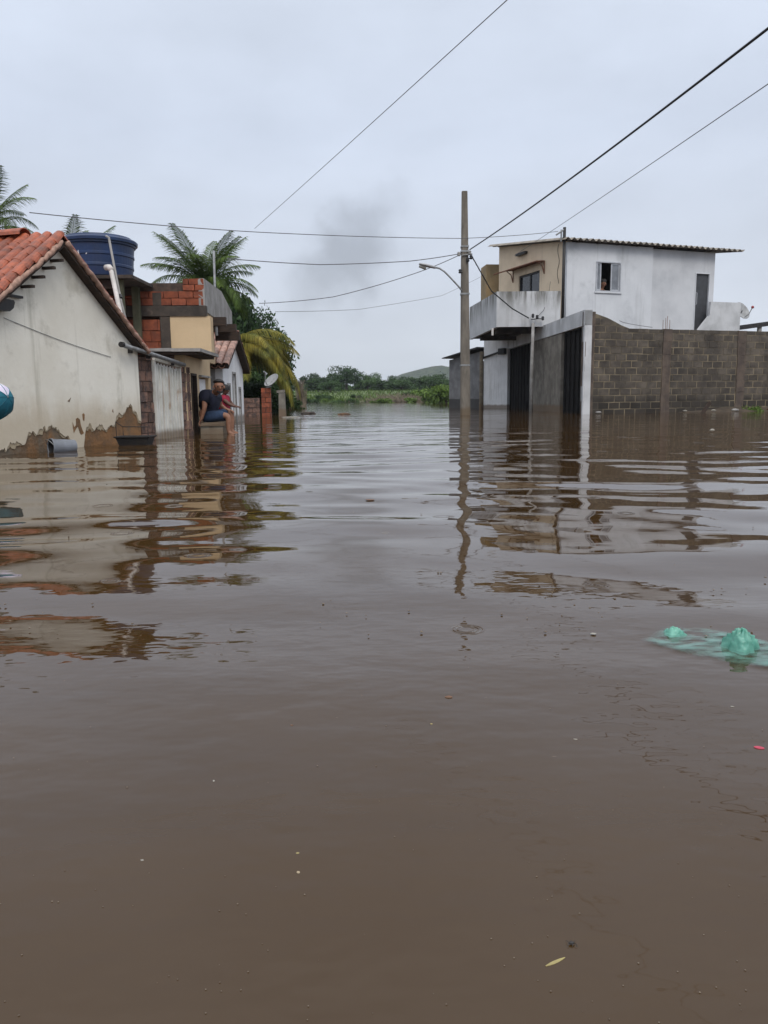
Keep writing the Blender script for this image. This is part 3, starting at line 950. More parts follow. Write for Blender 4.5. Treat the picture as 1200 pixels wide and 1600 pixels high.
bm = B()                                          # mono-pitch sheet roof over the annex
for k in range(7):
    x0 = 0.29 - k * 0.42
    box(bm, CF.P(-0.30, 1.275 + 0.004 * (k % 2), x0 - 0.425), CF.n * 0.43, CF.d * 1.75, (0, 0, 0.045), 0.004)
obj('annex_slab', bm, M_conc_g, bh_)
bm = B(); CF.box(bm, -0.26, 1.4, 1.235, 1.272, -2.3, 0.22)
obj('slab_timber', bm, M_wood, bh_)
UF = Fr((-4.55, 13.2 + 0.0), (SLAT.x, SLAT.y))     # upper wall facing the camera; s to the right
us = 1.58                                          # right corner
bm = B(); UF.box(bm, -0.2, us - 0.01, 1.28, 2.5, -0.18, -0.105)
obj('wall_core', bm, M_grout, bh_)
brick_stack(bh_, UF, -0.2, 0.82, 1.34, 1.93, -0.105, 0.0, 0.245, 0.185, M_brick, proud=0.005)
brick_stack(bh_, UF, -0.2, us - 0.02, 2.12, 2.355, -0.105, 0.0, 0.245, 0.118, M_brick, proud=0.005)
brick_stack(bh_, UF, 1.22, us, 2.36, 2.56, -0.105, 0.0, 0.2, 0.1, M_brick, proud=0.004)
bm = B(); UF.box(bm, 0.825, 0.985, 1.28, 1.943, -0.105, 0.012); UF.box(bm, -0.2, us + 0.02, 1.945, 2.115, -0.11, 0.022)
UF.box(bm, 0.72, 0.86, 2.117, 2.33, -0.09, 0.016)
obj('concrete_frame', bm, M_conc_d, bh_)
bm = B(); UF.box(bm, 0.988, 1.66, 1.28, 1.943, -0.26, 0.0)
obj('cream_panel', bm, M_cream, bh_)
US = Fr(UF.P(1.22, 0)[:2], SD)                      # upper street wall, behind the balcony
bm = B(); US.wall(bm, 0.1, 3.1, 1.28, 2.1, -0.16, 0.0)
obj('upper_street_wall', bm, M_cream, bh_)
BF = Fr(UF.P(us, 0)[:2], SD)                        # balcony parapet along the street
bm = B()
BF.poly(bm, [(0.0, 2.03), (3.25, 1.99), (3.25, 2.36), (1.9, 2.60), (0.0, 2.56)], -0.10, 0.0)
obj('parapet', bm, M_conc_g, bh_)
bm = B(); box(bm, UF.P(1.10, 1.985, -0.05), UF.d * (us - 1.10 - 0.02), SD * 3.2, (0, 0, 0.055))
obj('balcony_slab', bm, M_cream, bh_)
for k, yy in enumerate((0.45, 1.75)):
    bm = B(); box(bm, UF.P(1.40, 1.83, 0) + SD * yy, UF.d * 0.45, SD * 0.12, (0, 0, 0.145))
    obj('beam', bm, M_rust if k == 9 else M_wood, bh_)
bm = B(); box(bm, UF.P(1.25, 1.76, 0) + SD * 3.0, UF.d * 0.5, SD * 0.12, (0, 0, 0.18))
obj('beam', bm, M_wood, bh_)
bm = B()
box(bm, UF.P(-0.2, 1.28, -0.18), UF.d * 0.16, SD * 3.0, (0, 0, 1.0)); UF.box(bm, -0.2, 1.2, 1.28, 2.3, -3.2, -3.05)
obj('rear_wall', bm, M_brick_o, bh_)
bm = B(); UF.box(bm, -0.2, 1.2, 2.2, 2.26, -3.04, -0.19)
obj('roof_slab', bm, M_conc_d, bh_)
an = thing('antenna_mast', at(337, 478, 14.6), 'thin grey antenna mast rising behind the balcony parapet', 'mast')
bm = B(); tube(bm, [at(338, 520, 14.6), at(334, 392, 14.6)], 0.022, 8)
obj('tube', bm, M_steel, an, smooth=True)
bm = B(); tube(bm, [at(338, 520, 14.6) + Vector((0, 0, -0.05)), at(338, 520, 14.6) + Vector((0, 0, 0.1))], 0.03, 8)
obj('socket', bm, M_steel, an)

# ------------------------------------------------------------------ left: blue water tank on its stand
TB = Vector((-4.50, 12.75, 0))
ts = thing('tank_stand', (TB.x, TB.y, -0.8), 'mossy concrete stand of posts and slab under the blue tank', 'stand')
TZ = 2.47
bm = B(); cbox(bm, (TB.x + 0.06, TB.y, TZ - 0.03), 1.22, 1.1, 0.05)
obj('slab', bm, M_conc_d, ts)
M_moss = mat('mossy_concrete', (0.12, 0.115, 0.075), (0.075, 0.08, 0.05), 4, 0.9, 0.006, 25, streak=((0.20, 0.18, 0.14), 0.5, 6))
for sx in (-0.42, 0.42):
    for sy in (-0.40, 0.40):
        bm = B(); cbox(bm, (TB.x + sx, TB.y + sy, (TZ - 0.056 - 0.8) / 2), 0.11, 0.11, TZ - 0.056 + 0.8)
        obj('post', bm, M_moss, ts)
for sy in (-0.40, 0.40):
    bm = B(); cbox(bm, (TB.x, TB.y + sy, TZ - 0.13), 0.726, 0.09, 0.12)
    obj('crossbeam', bm, M_wood, ts)
tk = thing('water_tank', (TB.x, TB.y, TZ), 'round blue plastic water tank with lid on a raised stand', 'water tank')
Tm = Matrix.Translation((TB.x, TB.y, TZ)) @ Matrix.Diagonal((0.95, 0.95, 1.06, 1))
bm = B()
prof = [(0, 0), (0.495, 0), (0.515, 0.02)]
for z, r in ((0.14, 0.53), (0.15, 0.542), (0.18, 0.542), (0.19, 0.535), (0.30, 0.545), (0.31, 0.558), (0.34, 0.558), (0.35, 0.55), (0.46, 0.562), (0.47, 0.59), (0.50, 0.59)):
    prof.append((r, z))
prof += [(0.0, 0.505)]
lathe(bm, prof, Tm, 56)
obj('tank_body', bm, M_tank, tk, smooth=False)
bm = B()
lathe(bm, [(0.0, 0.52), (0.60, 0.507), (0.62, 0.50), (0.625, 0.54), (0.60, 0.56), (0.54, 0.575), (0.525, 0.60), (0.38, 0.615), (0.2, 0.62), (0.0, 0.622)], Tm, 56)
obj('tank_lid', bm, M_tank, tk, smooth=False)
bm = B()                                          # the faint white maker's mark on the tank
for (a0, z0, a1, z1) in ((-2.02, 0.25, -1.96, 0.36), (-1.96, 0.36, -1.90, 0.27), (-1.90, 0.27, -1.85, 0.35), (-1.85, 0.35, -1.83, 0.25), (-2.06, 0.33, -1.98, 0.38), (-1.62, 0.29, -1.60, 0.31)):
    q = []
    for (a, z) in ((a0, z0), (a1, z1), (a1 + 0.03, z1), (a0 + 0.03, z0)):
        q.append(bm.verts.new(Tm @ Vector((0.566 * math.cos(a), 0.566 * math.sin(a), z))))
    bm.faces.new(q)
obj('maker_mark', bm, M_print, tk)
pp = thing('overflow_pipe', at(172, 430, 12.0), 'thick white overflow pipe with elbow leaning beside the blue tank', 'pipe')
bm = B(); tube(bm, [at(168, 416, 12.02), at(171, 419, 12.0), at(174, 424, 11.97), at(184, 470, 11.75), at(192, 505, 11.5)], 0.034, 10)
obj('tube', bm, M_pvc, pp, smooth=True)
bm = B(); tube(bm, [at(165.5, 418, 12.05), at(171, 417.5, 12.0), at(174.5, 422, 11.96)], 0.043, 10)
obj('elbow', bm, M_pvc, pp, smooth=True)
pp = thing('feed_pipe', at(180, 430, 12.1), 'thin grey feed pipe running down the front of the blue tank', 'pipe')
bm = B(); tube(bm, [at(166, 369, 12.13), at(170, 371, 12.08), at(178, 414, 12.05), at(189, 470, 11.8), at(198, 505, 11.55)], 0.018, 8)
obj('tube', bm, M_conc_g, pp, smooth=True)
bm = B(); tube(bm, [at(187.5, 461, 11.84), at(189, 466, 11.8)], 0.027, 8)
obj('coupling', bm, M_black, pp)

# ------------------------------------------------------------------ left: far white house with tiled roof
WF = Fr((-3.40, 16.6), (-0.05, 1))                 # its street wall
WL = Vector((-WF.n.x, -WF.n.y, 0))
wh = thing('white_cottage', WF.P(1.6, -0.8), 'low white cottage with weathered tile roof and narrow dark openings facing the street', 'house')
bm = B()
zt = lambda s: 1.30 + 0.66 * (1 - abs(s - 1.65) / 1.65)
holes = [(0.62, 0.98, 0.0, 0.86), (1.42, 1.92, -0.9, 1.13), (2.42, 2.75, 0.0, 0.80)]
WF.wall(bm, 0, 3.3, -0.9, 1.29, -0.16, 0.0, holes=holes)
prism(bm, [WF.P(0, 1.29), WF.P(3.3, 1.29), WF.P(1.65, 1.94)], -WF.n * 0.16)
obj('street_wall', bm, M_white2, wh)
bm = B()
box(bm, WF.P(0.0, -0.9, -0.16), WF.n * -3.0, WF.d * 0.16, (0, 0, 2.15)); box(bm, WF.P(3.14, -0.9, -0.16), WF.n * -3.0, WF.d * 0.16, (0, 0, 2.15))
box(bm, WF.P(0.16, -0.9, -3.16), WF.n * 0.16, WF.d * 2.98, (0, 0, 2.15))
obj('wall', bm, M_conc_g, wh)
for s0, s1, z0, z1 in holes:
    nm = 'door' if z0 < -0.5 else 'window'
    bm = B(); WF.box(bm, s0 + 0.01, s1 - 0.01, z0, z1 - 0.01, -0.12, -0.06)
    leafo = obj(nm, bm, M_door, wh)
    bm = B(); WF.box(bm, s0 - 0.05, s0, z0, z1 + 0.05, -0.02, 0.012); WF.box(bm, s1, s1 + 0.05, z0, z1 + 0.05, -0.02, 0.012); WF.box(bm, s0 + 0.001, s1 - 0.001, z1, z1 + 0.05, -0.02, 0.012)
    obj('frame', bm, M_conc_g, leafo)
a2 = math.atan2(0.66, 1.65)
dnw = -WF.d * math.cos(a2) - Vector((0, 0, math.sin(a2)))
dnw2 = WF.d * math.cos(a2) - Vector((0, 0, math.sin(a2)))
rw = WF.P(1.65, 1.99, 0.16)
bm = B()
for dn in (dnw, dnw2):
    nn = WL.cross(dn)
    nn = nn if nn.z > 0 else -nn
    prism(bm, [rw - nn * 0.012, rw + dn * 2.02 - nn * 0.012, rw + dn * 2.02 - nn * 0.055, rw - nn * 0.055], WL * 3.4)
obj('roof_board', bm, M_wood, wh)
tile_slope(wh, rw + WL * 0.06, WL, dnw, 22, 10, 0.15, 0.205, TILE_OC, TILE_OU, 8)
tile_slope(wh, rw + WL * 0.06, WL, dnw2, 22, 10, 0.15, 0.205, TILE_OC, TILE_OU, 0)
for k in range(9):
    x_ = Matrix((WF.d, WL, Vector((0, 0, 1)))).transposed()
    link_copy('ridge_tile', TILE_R, wh, rw + WL * (0.0 + k * 0.385) + Vector((0, 0, 0.05)), x_)

# ------------------------------------------------------------------ the ledge and the two people
def skin_mesh(name, nodes, edges, m, parent, sub=2, root=0):
    """one continuous body: joints with a radius each, grown with Skin and Subdivision modifiers (nodes in world metres)"""
    bm = B()
    ly = bm.verts.layers.skin.verify()
    vs = []
    base = ORG[parent.name]
    for i, (co_, r) in enumerate(nodes):
        v = bm.verts.new(Vector(co_) - base)
        v[ly].radius = r if hasattr(r, '__len__') else (r, r)
        v[ly].use_root = (i == root)
        vs.append(v)
    for a, b_ in edges:
        bm.edges.new((vs[a], vs[b_]))
    me = bpy.data.meshes.new(name)
    bm.to_mesh(me); bm.free()
    o = bpy.data.objects.new(name, me)
    COL.objects.link(o)
    sk = o.modifiers.new('skin', 'SKIN'); sk.use_smooth_shade = True
    su = o.modifiers.new('sub', 'SUBSURF'); su.levels = sub; su.render_levels = sub
    dg = bpy.context.evaluated_depsgraph_get()
    ev = o.evaluated_get(dg)
    me2 = bpy.data.meshes.new_from_object(ev)
    o.modifiers.clear()
    o.data = me2
    me2.name = name
    bpy.data.meshes.remove(me)
    me2.materials.clear()
    me2.materials.append(m)
    for p in me2.polygons:
        p.material_index = 0
    me2.polygons.foreach_set('use_smooth', [True] * len(me2.polygons))
    o.parent = parent
    ORG[o.name] = base.copy()
    return o


def face(parent, c, look, r, side, skin, lip=(0.2, 0.07, 0.06)):
    """eyes, nose, mouth and ears on a head of centre c, half-width r, looking along `look`"""
    f = Vector(look).normalized()
    s = Vector(side).normalized()
    u = s.cross(f).normalized()
    if u.z < 0:
        u = -u
    bm = B(); 
    for sg in (-1, 1):
        ball(bm, c + f * r * 0.88 + s * sg * r * 0.38 + u * r * 0.12, r * 0.13, n=8)
    obj('eye', bm, M_hair, parent, smooth=True)
    bm = B(); ball(bm, c + f * r * 1.02 - u * r * 0.18, r * 0.17, 0.9, 0.9, 1.5, n=8)
    obj('nose', bm, skin, parent, smooth=True)
    bm = B(); tube(bm, [c + f * r * 0.90 + s * r * 0.32 - u * r * 0.62, c + f * r * 0.99 - u * r * 0.64, c + f * r * 0.90 - s * r * 0.32 - u * r * 0.62], r * 0.07, 6)
    obj('mouth', bm, mat('lip', lip), parent, smooth=True)
    for sg in (-1, 1):
        bm = B(); ball(bm, c + s * sg * r * 0.97 - u * r * 0.12, r * 0.25, 0.5, 0.8, 1.2, n=8)
        obj('ear', bm, skin, parent, smooth=True)


def hand(bmn, wrist, d, palm_n, sc, nodes, edges, wi):
    """adds palm, four unequal curled fingers and a thumb to a skin skeleton"""
    d = Vector(d).normalized(); pn = Vector(palm_n).normalized(); s = d.cross(pn)
    nodes.append((wrist + d * 0.045 * sc, (0.030 * sc, 0.017 * sc))); pi = len(nodes) - 1
    edges.append((wi, pi))
    for k, (off, ln_) in enumerate(((-0.027, 0.066), (-0.009, 0.075), (0.009, 0.07), (0.026, 0.055))):
        p0 = wrist + d * 0.085 * sc + s * off * sc
        p1 = p0 + (d * 0.9 + pn * 0.35) * ln_ * 0.5 * sc
        p2 = p1 + (d * 0.55 + pn * 0.8) * ln_ * 0.5 * sc
        i = len(nodes)
        nodes += [(p0, 0.0095 * sc), (p1, 0.0085 * sc), (p2, 0.007 * sc)]
        edges += [(pi, i), (i, i + 1), (i + 1, i + 2)]
    t0 = wrist + d * 0.03 * sc - s * 0.03 * sc
    i = len(nodes)
    nodes += [(t0, 0.011 * sc), (t0 + (d * 0.6 - s * 0.6) * 0.04 * sc, 0.0095 * sc), (t0 + (d * 1.0 - s * 0.5 + pn * 0.3) * 0.065 * sc, 0.008 * sc)]
    edges += [(pi, i), (i, i + 1), (i + 1, i + 2)]


lg = thing('ledge', at(328, 672, 12.9), 'low pale concrete ledge at the flooded doorway where the man sits', 'ledge')
bm = B(); box(bm, (-3.0, 12.55, 0.13), (0.42, 0, 0), (-0.06, 1.35, 0), (0, 0, 0.06), 0.006)
obj('ledge_top', bm, M_conc, lg)
bm = B(); box(bm, (-2.98, 12.58, -0.8), (0.37, 0, 0), (-0.05, 1.25, 0), (0, 0, 0.928), 0.004)
obj('ledge_support', bm, mat('ledge_render', (0.42, 0.40, 0.34), (0.27, 0.25, 0.21), 6, 0.9, 0.006, 20, low=(SILT, 0.1, 0.1)), lg)

MY = 12.8
mn = thing('man', (-2.92, MY, 0.19), 'stocky man in navy polo shirt and denim shorts sitting hunched on the ledge', 'person')
HC = at(342, 603.5, MY - 0.17)
hipL, hipR = at(319, 651, MY - 0.10), at(323, 651, MY + 0.16)
pelvis = (hipL + hipR) / 2 + Vector((-0.005, 0, 0.02))
belly = at(325, 640, MY + 0.02)
chest = at(329, 622, MY + 0.0)
shl, shr = at(320.5, 617.5, MY - 0.20), at(339, 621, MY + 0.17)
neck = at(336, 613.5, MY - 0.06)
kneeL, kneeR = at(357, 649, MY - 0.14), at(362, 644.5, MY + 0.22)
ankL, ankR = at(357.5, 676, MY - 0.16), at(362, 674, MY + 0.2)
elbL, wrL = at(319.5, 637.5, MY - 0.27), at(315.5, 652.5, MY - 0.26)
elbR, wrR = at(345, 634, MY + 0.26), at(354, 640, MY + 0.2)
toeL, toeR = ankL + Vector((0.14, -0.05, -0.06)), ankR + Vector((0.14, -0.03, -0.06))
nodes = [(pelvis + Vector((0.03, 0, 0)), 0.11), (belly, 0.135), (chest, 0.15), (neck, 0.058), (HC + Vector((0, 0.005, -0.055)), (0.066, 0.066)), (HC + Vector((0, 0, 0.005)), (0.093, 0.096)), (HC + Vector((0, 0, 0.07)), 0.074),
         (shl, 0.062), (elbL, 0.041), (wrL, 0.028), (shr, 0.062), (elbR, 0.041), (wrR, 0.028),
         (hipL, 0.092), (kneeL, 0.058), (ankL, 0.038), (toeL, 0.03), (hipR, 0.092), (kneeR, 0.058), (ankR, 0.038), (toeR, 0.03)]
edges = [(0, 1), (1, 2), (2, 3), (3, 4), (4, 5), (5, 6), (2, 7), (7, 8), (8, 9), (2, 10), (10, 11), (11, 12), (0, 13), (13, 14), (14, 15), (15, 16), (0, 17), (17, 18), (18, 19), (19, 20)]
hand(None, wrL, (at(312.5, 659, MY - 0.26) - wrL), (0.5, 0.0, -0.5), 1.0, nodes, edges, 9)
hand(None, wrR, (0.9, -0.2, -0.15), (0, 0, -1), 1.0, nodes, edges, 12)
skin_mesh('body', nodes, edges, M_skin, mn)
lk = (CAM - HC).normalized() + Vector((0.25, 0, -0.1))
face(mn, HC + Vector((0, 0, -0.005)), lk, 0.092, Vector((lk.y, -lk.x, 0)), M_skin)
bm = B()
bmesh.ops.create_uvsphere(bm, u_segments=18, v_segments=12, radius=1, matrix=Matrix.Translation(HC + Vector((-0.006, 0.02, 0.035))) @ Matrix.Diagonal((0.098, 0.104, 0.088, 1)))
bmesh.ops.delete(bm, geom=[v for v in bm.verts if v.co.z < HC.z + 0.045 + 0.25 * (v.co.y - HC.y) * -1.0 and v.co.y < HC.y + 0.05 or v.co.z < HC.z - 0.03], context='VERTS')
obj('hair', bm, M_hair, mn, smooth=True)
bm = B(); tube(bm, [HC + lk.normalized() * 0.07 + Vector((-0.05, 0, -0.075)), HC + lk.normalized() * 0.082 + Vector((0, 0, -0.098)), HC + lk.normalized() * 0.07 + Vector((0.05, 0, -0.075))], 0.016, 6)
obj('beard', bm, M_hair, mn, smooth=True)
slv = shl + (elbL - shl) * 0.68
slr = shr + (elbR - shr) * 0.6
skin_mesh('shirt', [(pelvis + Vector((0, -0.02, 0.03)), 0.172), (belly, 0.192), (chest + Vector((0, 0, -0.02)), 0.192), (neck + Vector((-0.015, 0, -0.02)), 0.095), (shl + Vector((0.01, 0, 0)), 0.112), (slv, 0.088), (shr, 0.10), (slr, 0.08)],
          [(0, 1), (1, 2), (2, 3), (2, 4), (4, 5), (2, 6), (6, 7)], M_navy, mn)
skin_mesh('shorts', [(pelvis + Vector((0.05, 0, -0.02)), 0.12), (hipL + Vector((0.05, 0, 0)), 0.105), (hipL + (kneeL - hipL) * 0.55, 0.098), (hipL + (kneeL - hipL) * 0.9, 0.088), (hipR + Vector((0.05, 0, 0)), 0.105), (hipR + (kneeR - hipR) * 0.55, 0.098), (hipR + (kneeR - hipR) * 0.95, 0.085)],
          [(0, 1), (1, 2), (2, 3), (0, 4), (4, 5), (5, 6)], M_denim, mn)

CY = 13.35
ch = thing('child', (-2.75, CY, 0.19), 'child in red shirt sitting behind the man with an arm held out', 'person')
cH = at(352.5, 609.5, CY)
cp, cb, cc, cn = at(347, 648, CY), at(348, 639, CY), at(350, 625, CY), at(350.5, 616.5, CY)
csl, csr = at(346.5, 622, CY - 0.09), at(356, 622, CY + 0.06)
cel, cwl = at(358.5, 632, CY - 0.12), at(366, 635, CY - 0.14)
cer, cwr = at(361, 630, CY + 0.08), at(367, 634.5, CY + 0.05)
ckl, cal = at(361, 651, CY - 0.02), at(361, 672, CY - 0.02)
ckr, car = at(363, 650, CY + 0.12), at(364, 670, CY + 0.12)
nodes = [(cp, 0.08), (cb, 0.085), (cc, 0.09), (cn, 0.038), (cH + Vector((0, 0, -0.035)), 0.052), (cH, 0.070), (cH + Vector((0, 0, 0.045)), 0.055), (csl, 0.042), (cel, 0.030), (cwl, 0.021), (csr, 0.042), (cer, 0.03), (cwr, 0.021),
         (cp + Vector((0.03, -0.05, -0.01)), 0.06), (ckl, 0.042), (cal, 0.03), (cp + Vector((0.03, 0.07, -0.01)), 0.06), (ckr, 0.042), (car, 0.03)]
edges = [(0, 1), (1, 2), (2, 3), (3, 4), (4, 5), (5, 6), (2, 7), (7, 8), (8, 9), (2, 10), (10, 11), (11, 12), (0, 13), (13, 14), (14, 15), (0, 16), (16, 17), (17, 18)]
hand(None, cwl, (1, -0.1, -0.12), (0, 0, -1), 0.75, nodes, edges, 9)
hand(None, cwr, (1, 0.1, -0.1), (0, 0, -1), 0.75, nodes, edges, 12)
skin_mesh('body', nodes, edges, M_skin_d, ch)
lk = Vector((0.8, -0.6, -0.1))
face(ch, cH, lk, 0.073, Vector((lk.y, -lk.x, 0)), M_skin_d)
bm = B()
bmesh.ops.create_uvsphere(bm, u_segments=16, v_segments=12, radius=1, matrix=Matrix.Translation(cH + Vector((-0.008, 0.01, 0.02))) @ Matrix.Diagonal((0.080, 0.082, 0.082, 1)))
bmesh.ops.delete(bm, geom=[v for v in bm.verts if v.co.z < cH.z - 0.02], context='VERTS')
obj('hair', bm, M_hair, ch, smooth=True)
skin_mesh('shirt', [(cp + Vector((0.01, 0, 0.01)), 0.115), (cb + Vector((0.015, 0, 0)), 0.122), (cc + Vector((0.01, 0, 0)), 0.122), (cn + Vector((0, 0, -0.01)), 0.055), (csl, 0.058), (csl + (cel - csl) * 0.55, 0.048), (csr, 0.058), (csr + (cer - csr) * 0.55, 0.048)],
          [(0, 1), (1, 2), (2, 3), (2, 4), (4, 5), (2, 6), (6, 7)], M_red, ch)
skin_mesh('shorts', [(cp, 0.095), (cp + Vector((0.05, -0.05, -0.01)), 0.075), (cp + (ckl - cp) * 0.85, 0.058), (cp + Vector((0.05, 0.07, -0.01)), 0.075), (cp + (ckr - cp) * 0.85, 0.058)],
          [(0, 1), (1, 2), (0, 3), (3, 4)], M_navy, ch)

# ------------------------------------------------------------------ left: things at the water's edge
bk = thing('bucket', (-3.66, 8.78, 0.0), 'grey plastic bucket lying on its side in the water by the white house', 'bucket')
bm = B()
bx_ = Vector((0.70, 0.71, -0.03)).normalized()
Mt = Matrix.Translation((-3.745, 8.66, 0.05)) @ Matrix.Scale(0.92, 4) @ bx_.to_track_quat('Z', 'Y').to_matrix().to_4x4()
lathe(bm, [(0, 0.30), (0.082, 0.30), (0.086, 0.285), (0.098, 0.02), (0.106, 0.02), (0.106, 0.0), (0.096, 0.0), (0.082, 0.27), (0, 0.272)], Mt, 28)
obj('pail', bm, M_bucket, bk, smooth=False)
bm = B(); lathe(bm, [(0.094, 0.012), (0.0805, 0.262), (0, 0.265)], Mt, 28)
obj('shade_lining', bm, M_black, bk)  # black lining added to paint the shade inside the pail
bm = B(); tube(bm, [Mt @ Vector((0.10 * math.cos(a), 0.10 * math.sin(a) * 0.9, 0.02 - 0.06 * math.sin(a))) for a in np.linspace(0, math.pi, 14)], 0.004, 6)
obj('handle', bm, M_steel, bk)

tbx = Vector((-3.09, 9.62, 0))
tb = thing('metal_trough', (tbx.x, tbx.y, 0.0), 'black metal trough with a thin rail floating below the bare plaster corner', 'trough')
bm = B()
o_ = []
for z, hx, hy in ((-0.05, 0.155, 0.10), (0.095, 0.20, 0.14), (0.108, 0.222, 0.16), (0.120, 0.222, 0.16), (0.120, 0.19, 0.13), (-0.03, 0.145, 0.09)):
    o_.append([bm.verts.new(tbx + Vector((sx * hx, sy * hy, z))) for sx, sy in ((-1, -1), (1, -1), (1, 1), (-1, 1))])
for a, b_ in zip(o_[:-1], o_[1:]):
    for k in range(4):
        bm.faces.new((a[k], a[(k + 1) % 4], b_[(k + 1) % 4], b_[k]))
bm.faces.new(o_[0][::-1]); bm.faces.new(o_[-1])
obj('tray', bm, M_black, tb)
for dy in (0.13,):
    bm = B()
    z0 = 0.12
    tube(bm, [tbx + Vector((-0.195, dy, z0)), tbx + Vector((-0.195, dy, 0.23)), tbx + Vector((0.12, dy, 0.225)), tbx + Vector((0.12, dy, z0))], 0.006, 6)
    obj('rail', bm, M_black, tb)
bm = B(); tube(bm, [tbx + Vector((-0.195, -0.12, 0.12)), tbx + Vector((-0.195, -0.12, 0.30)), tbx + Vector((-0.195, 0.13, 0.23))], 0.005, 6)
obj('rail', bm, M_black, tb)

um = thing('umbrella', (-3.95, 7.05, -0.8), 'teal and white umbrella leaning in at the left edge before the white house', 'umbrella')
UA = at(12, 620, 7.0)                                 # its apex
ax = Vector((0.92, -0.30, 0.20)).normalized()
UM = Matrix.Translation(UA) @ ax.to_track_quat('Z', 'Y').to_matrix().to_4x4()
for k in range(8):
    bm = B()
    n_r = 7
    rows = []
    for j in range(n_r + 1):
        tt = j / n_r
        r = 0.185 * math.sin(tt * 1.45) ** 0.9
        z = -0.20 * (1 - math.cos(tt * 1.45)) ** 0.95
        row = []
        for i in range(5):
            a = 2 * math.pi * (k + i / 4) / 8
            sag = 1 - 0.05 * math.sin(math.pi * i / 4) * tt
            row.append(bm.verts.new(UM @ Vector((r * sag * math.cos(a), r * sag * math.sin(a), z))))
        rows.append(row)
    for a, b_ in zip(rows[:-1], rows[1:]):
        for i in range(4):
            bm.faces.new((a[i], a[i + 1], b_[i + 1], b_[i]))
    bmesh.ops.remove_doubles(bm, verts=bm.verts, dist=1e-5)
    mid = UM @ Vector((0.12 * math.cos(2 * math.pi * (k + .5) / 8), 0.12 * math.sin(2 * math.pi * (k + .5) / 8), -0.05))
    obj('canopy_panel', bm, M_ucl if (mid - UA).dot(Vector((-0.2, 0, 0.98))) > 0.075 else M_teal, um, smooth=True)
bm = B(); tube(bm, [UA + ax * 0.004, UA - ax * 0.45, Vector((-3.95, 7.05, -0.8))], 0.008, 6)
obj('shaft', bm, M_steel, um)
for k in range(8):
    a = 2 * math.pi * k / 8
    bm = B(); tube(bm, [UM @ Vector((0.185 * math.sin(t_ * 1.45) ** 0.9 * math.cos(a), 0.185 * math.sin(t_ * 1.45) ** 0.9 * math.sin(a), -0.20 * (1 - math.cos(t_ * 1.45)) ** 0.95 + 0.0015)) for t_ in np.linspace(0.02, 1, 8)], 0.0025, 4)
    obj('rib', bm, M_teal, um)

# ------------------------------------------------------------------ left: ruined walls, posts and dish further along
def ruin(name, fr, s0, s1, z1, label, cat, m=M_brick_o, bl=0.28, bh=0.16, group=None):
    p = thing(name, fr.P((s0 + s1) / 2, -0.8), label, cat, group)
    bm = B(); fr.box(bm, s0 + 0.02, s1 - 0.02, -0.9, z1 - 0.05, -0.2, -0.02)
    obj('wall_core', bm, M_grout, p)
    brick_stack(p, fr, s0, s1, -0.06, z1, -0.1, 0.0, bl, bh, m, proud=0.015, joint=0.016)
    return p


RF = Fr((-4.75, 25.4), (1, -0.05))
ruin('brick_wall', RF, -0.5, 0.72, 0.62, 'low dark ruined brick wall in shade beside the white cottage', 'wall')
ruin('brick_pillar', RF, 0.78, 1.10, 0.92, 'orange brick pillar beneath the left bank satellite dish', 'pillar', M_brick)
ds_ = thing('satellite_dish', at(424, 605, 25.4), 'tilted pale satellite dish on the orange brick pillar under the palms', 'satellite dish')


def dish(parent, c, ax, r, m, arm, depth=0.16):
    Mx = Matrix.Translation(c) @ Vector(ax).normalized().to_track_quat('Z', 'Y').to_matrix().to_4x4()
    bm = B()
    pr = [(r * k / 8, depth * r * ((k / 8) ** 2 - 1) * 1.6) for k in range(9)]
    lathe(bm, pr + [(r * 1.02, 0.0), (r * 1.02, -0.012)] + [(x_, z_ - 0.014) for x_, z_ in pr[::-1]], Mx, 28)
    obj('reflector', bm, m, parent, smooth=True)
    bm = B(); tube(bm, [Mx @ Vector((0, -r * 0.9, -0.02)), Mx @ Vector((0, -r * 0.7, r * 0.55)), Mx @ Vector((0, 0, r * 1.15))], 0.014, 6)
    obj('feed_arm', bm, M_steel, parent)
    bm = B(); lathe(bm, [(0, 0.08), (0.03, 0.08), (0.035, 0.0), (0.05, -0.05), (0, -0.06)], Mx @ Matrix.Translation((0, 0, r * 1.15)), 12)
    obj('feed_horn', bm, M_steel, parent)
    bm = B(); tube(bm, [Mx @ Vector((0, 0, -depth * r * 1.6)), *arm], 0.024, 8)
    obj('mount', bm, M_steel, parent)


dc = at(423.5, 593.5, 25.4)
dish(ds_, dc, (-0.52, -0.55, 0.70), 0.27, M_dish, [dc + Vector((-0.02, 0.22, -0.2)), Vector((RF.P(0.94, 0.9, -0.08)))])
cp_ = thing('concrete_post', at(440, 640, 24.5), 'short pale concrete post standing in water right of the tilted dish', 'post')
bm = B(); b0 = at(441, 640, 24.5); 
prism(bm, [Vector((b0.x - 0.13, b0.y, -0.8)), Vector((b0.x + 0.13, b0.y, -0.8)), Vector((b0.x + 0.08, b0.y, 0.72)), Vector((b0.x - 0.10, b0.y, 0.80))], (0, 0.2, 0))
obj('shaft', bm, M_conc, cp_)
bm = B(); box(bm, (b0.x - 0.16, b0.y - 0.03, 0.72), (0.24, 0, 0.02), (0, 0.26, 0), (0, 0, 0.08), 0.01)
obj('cap', bm, M_conc, cp_)

# ------------------------------------------------------------------ right: grey block wall
KX, KY = 5.96, 23.0
BW = Fr((KX, KY), (0.94, 0.34))
bw = thing('block_wall', BW.P(3.2, -0.8), 'long wall of grey cement blocks with curved top corner on the right bank', 'wall')


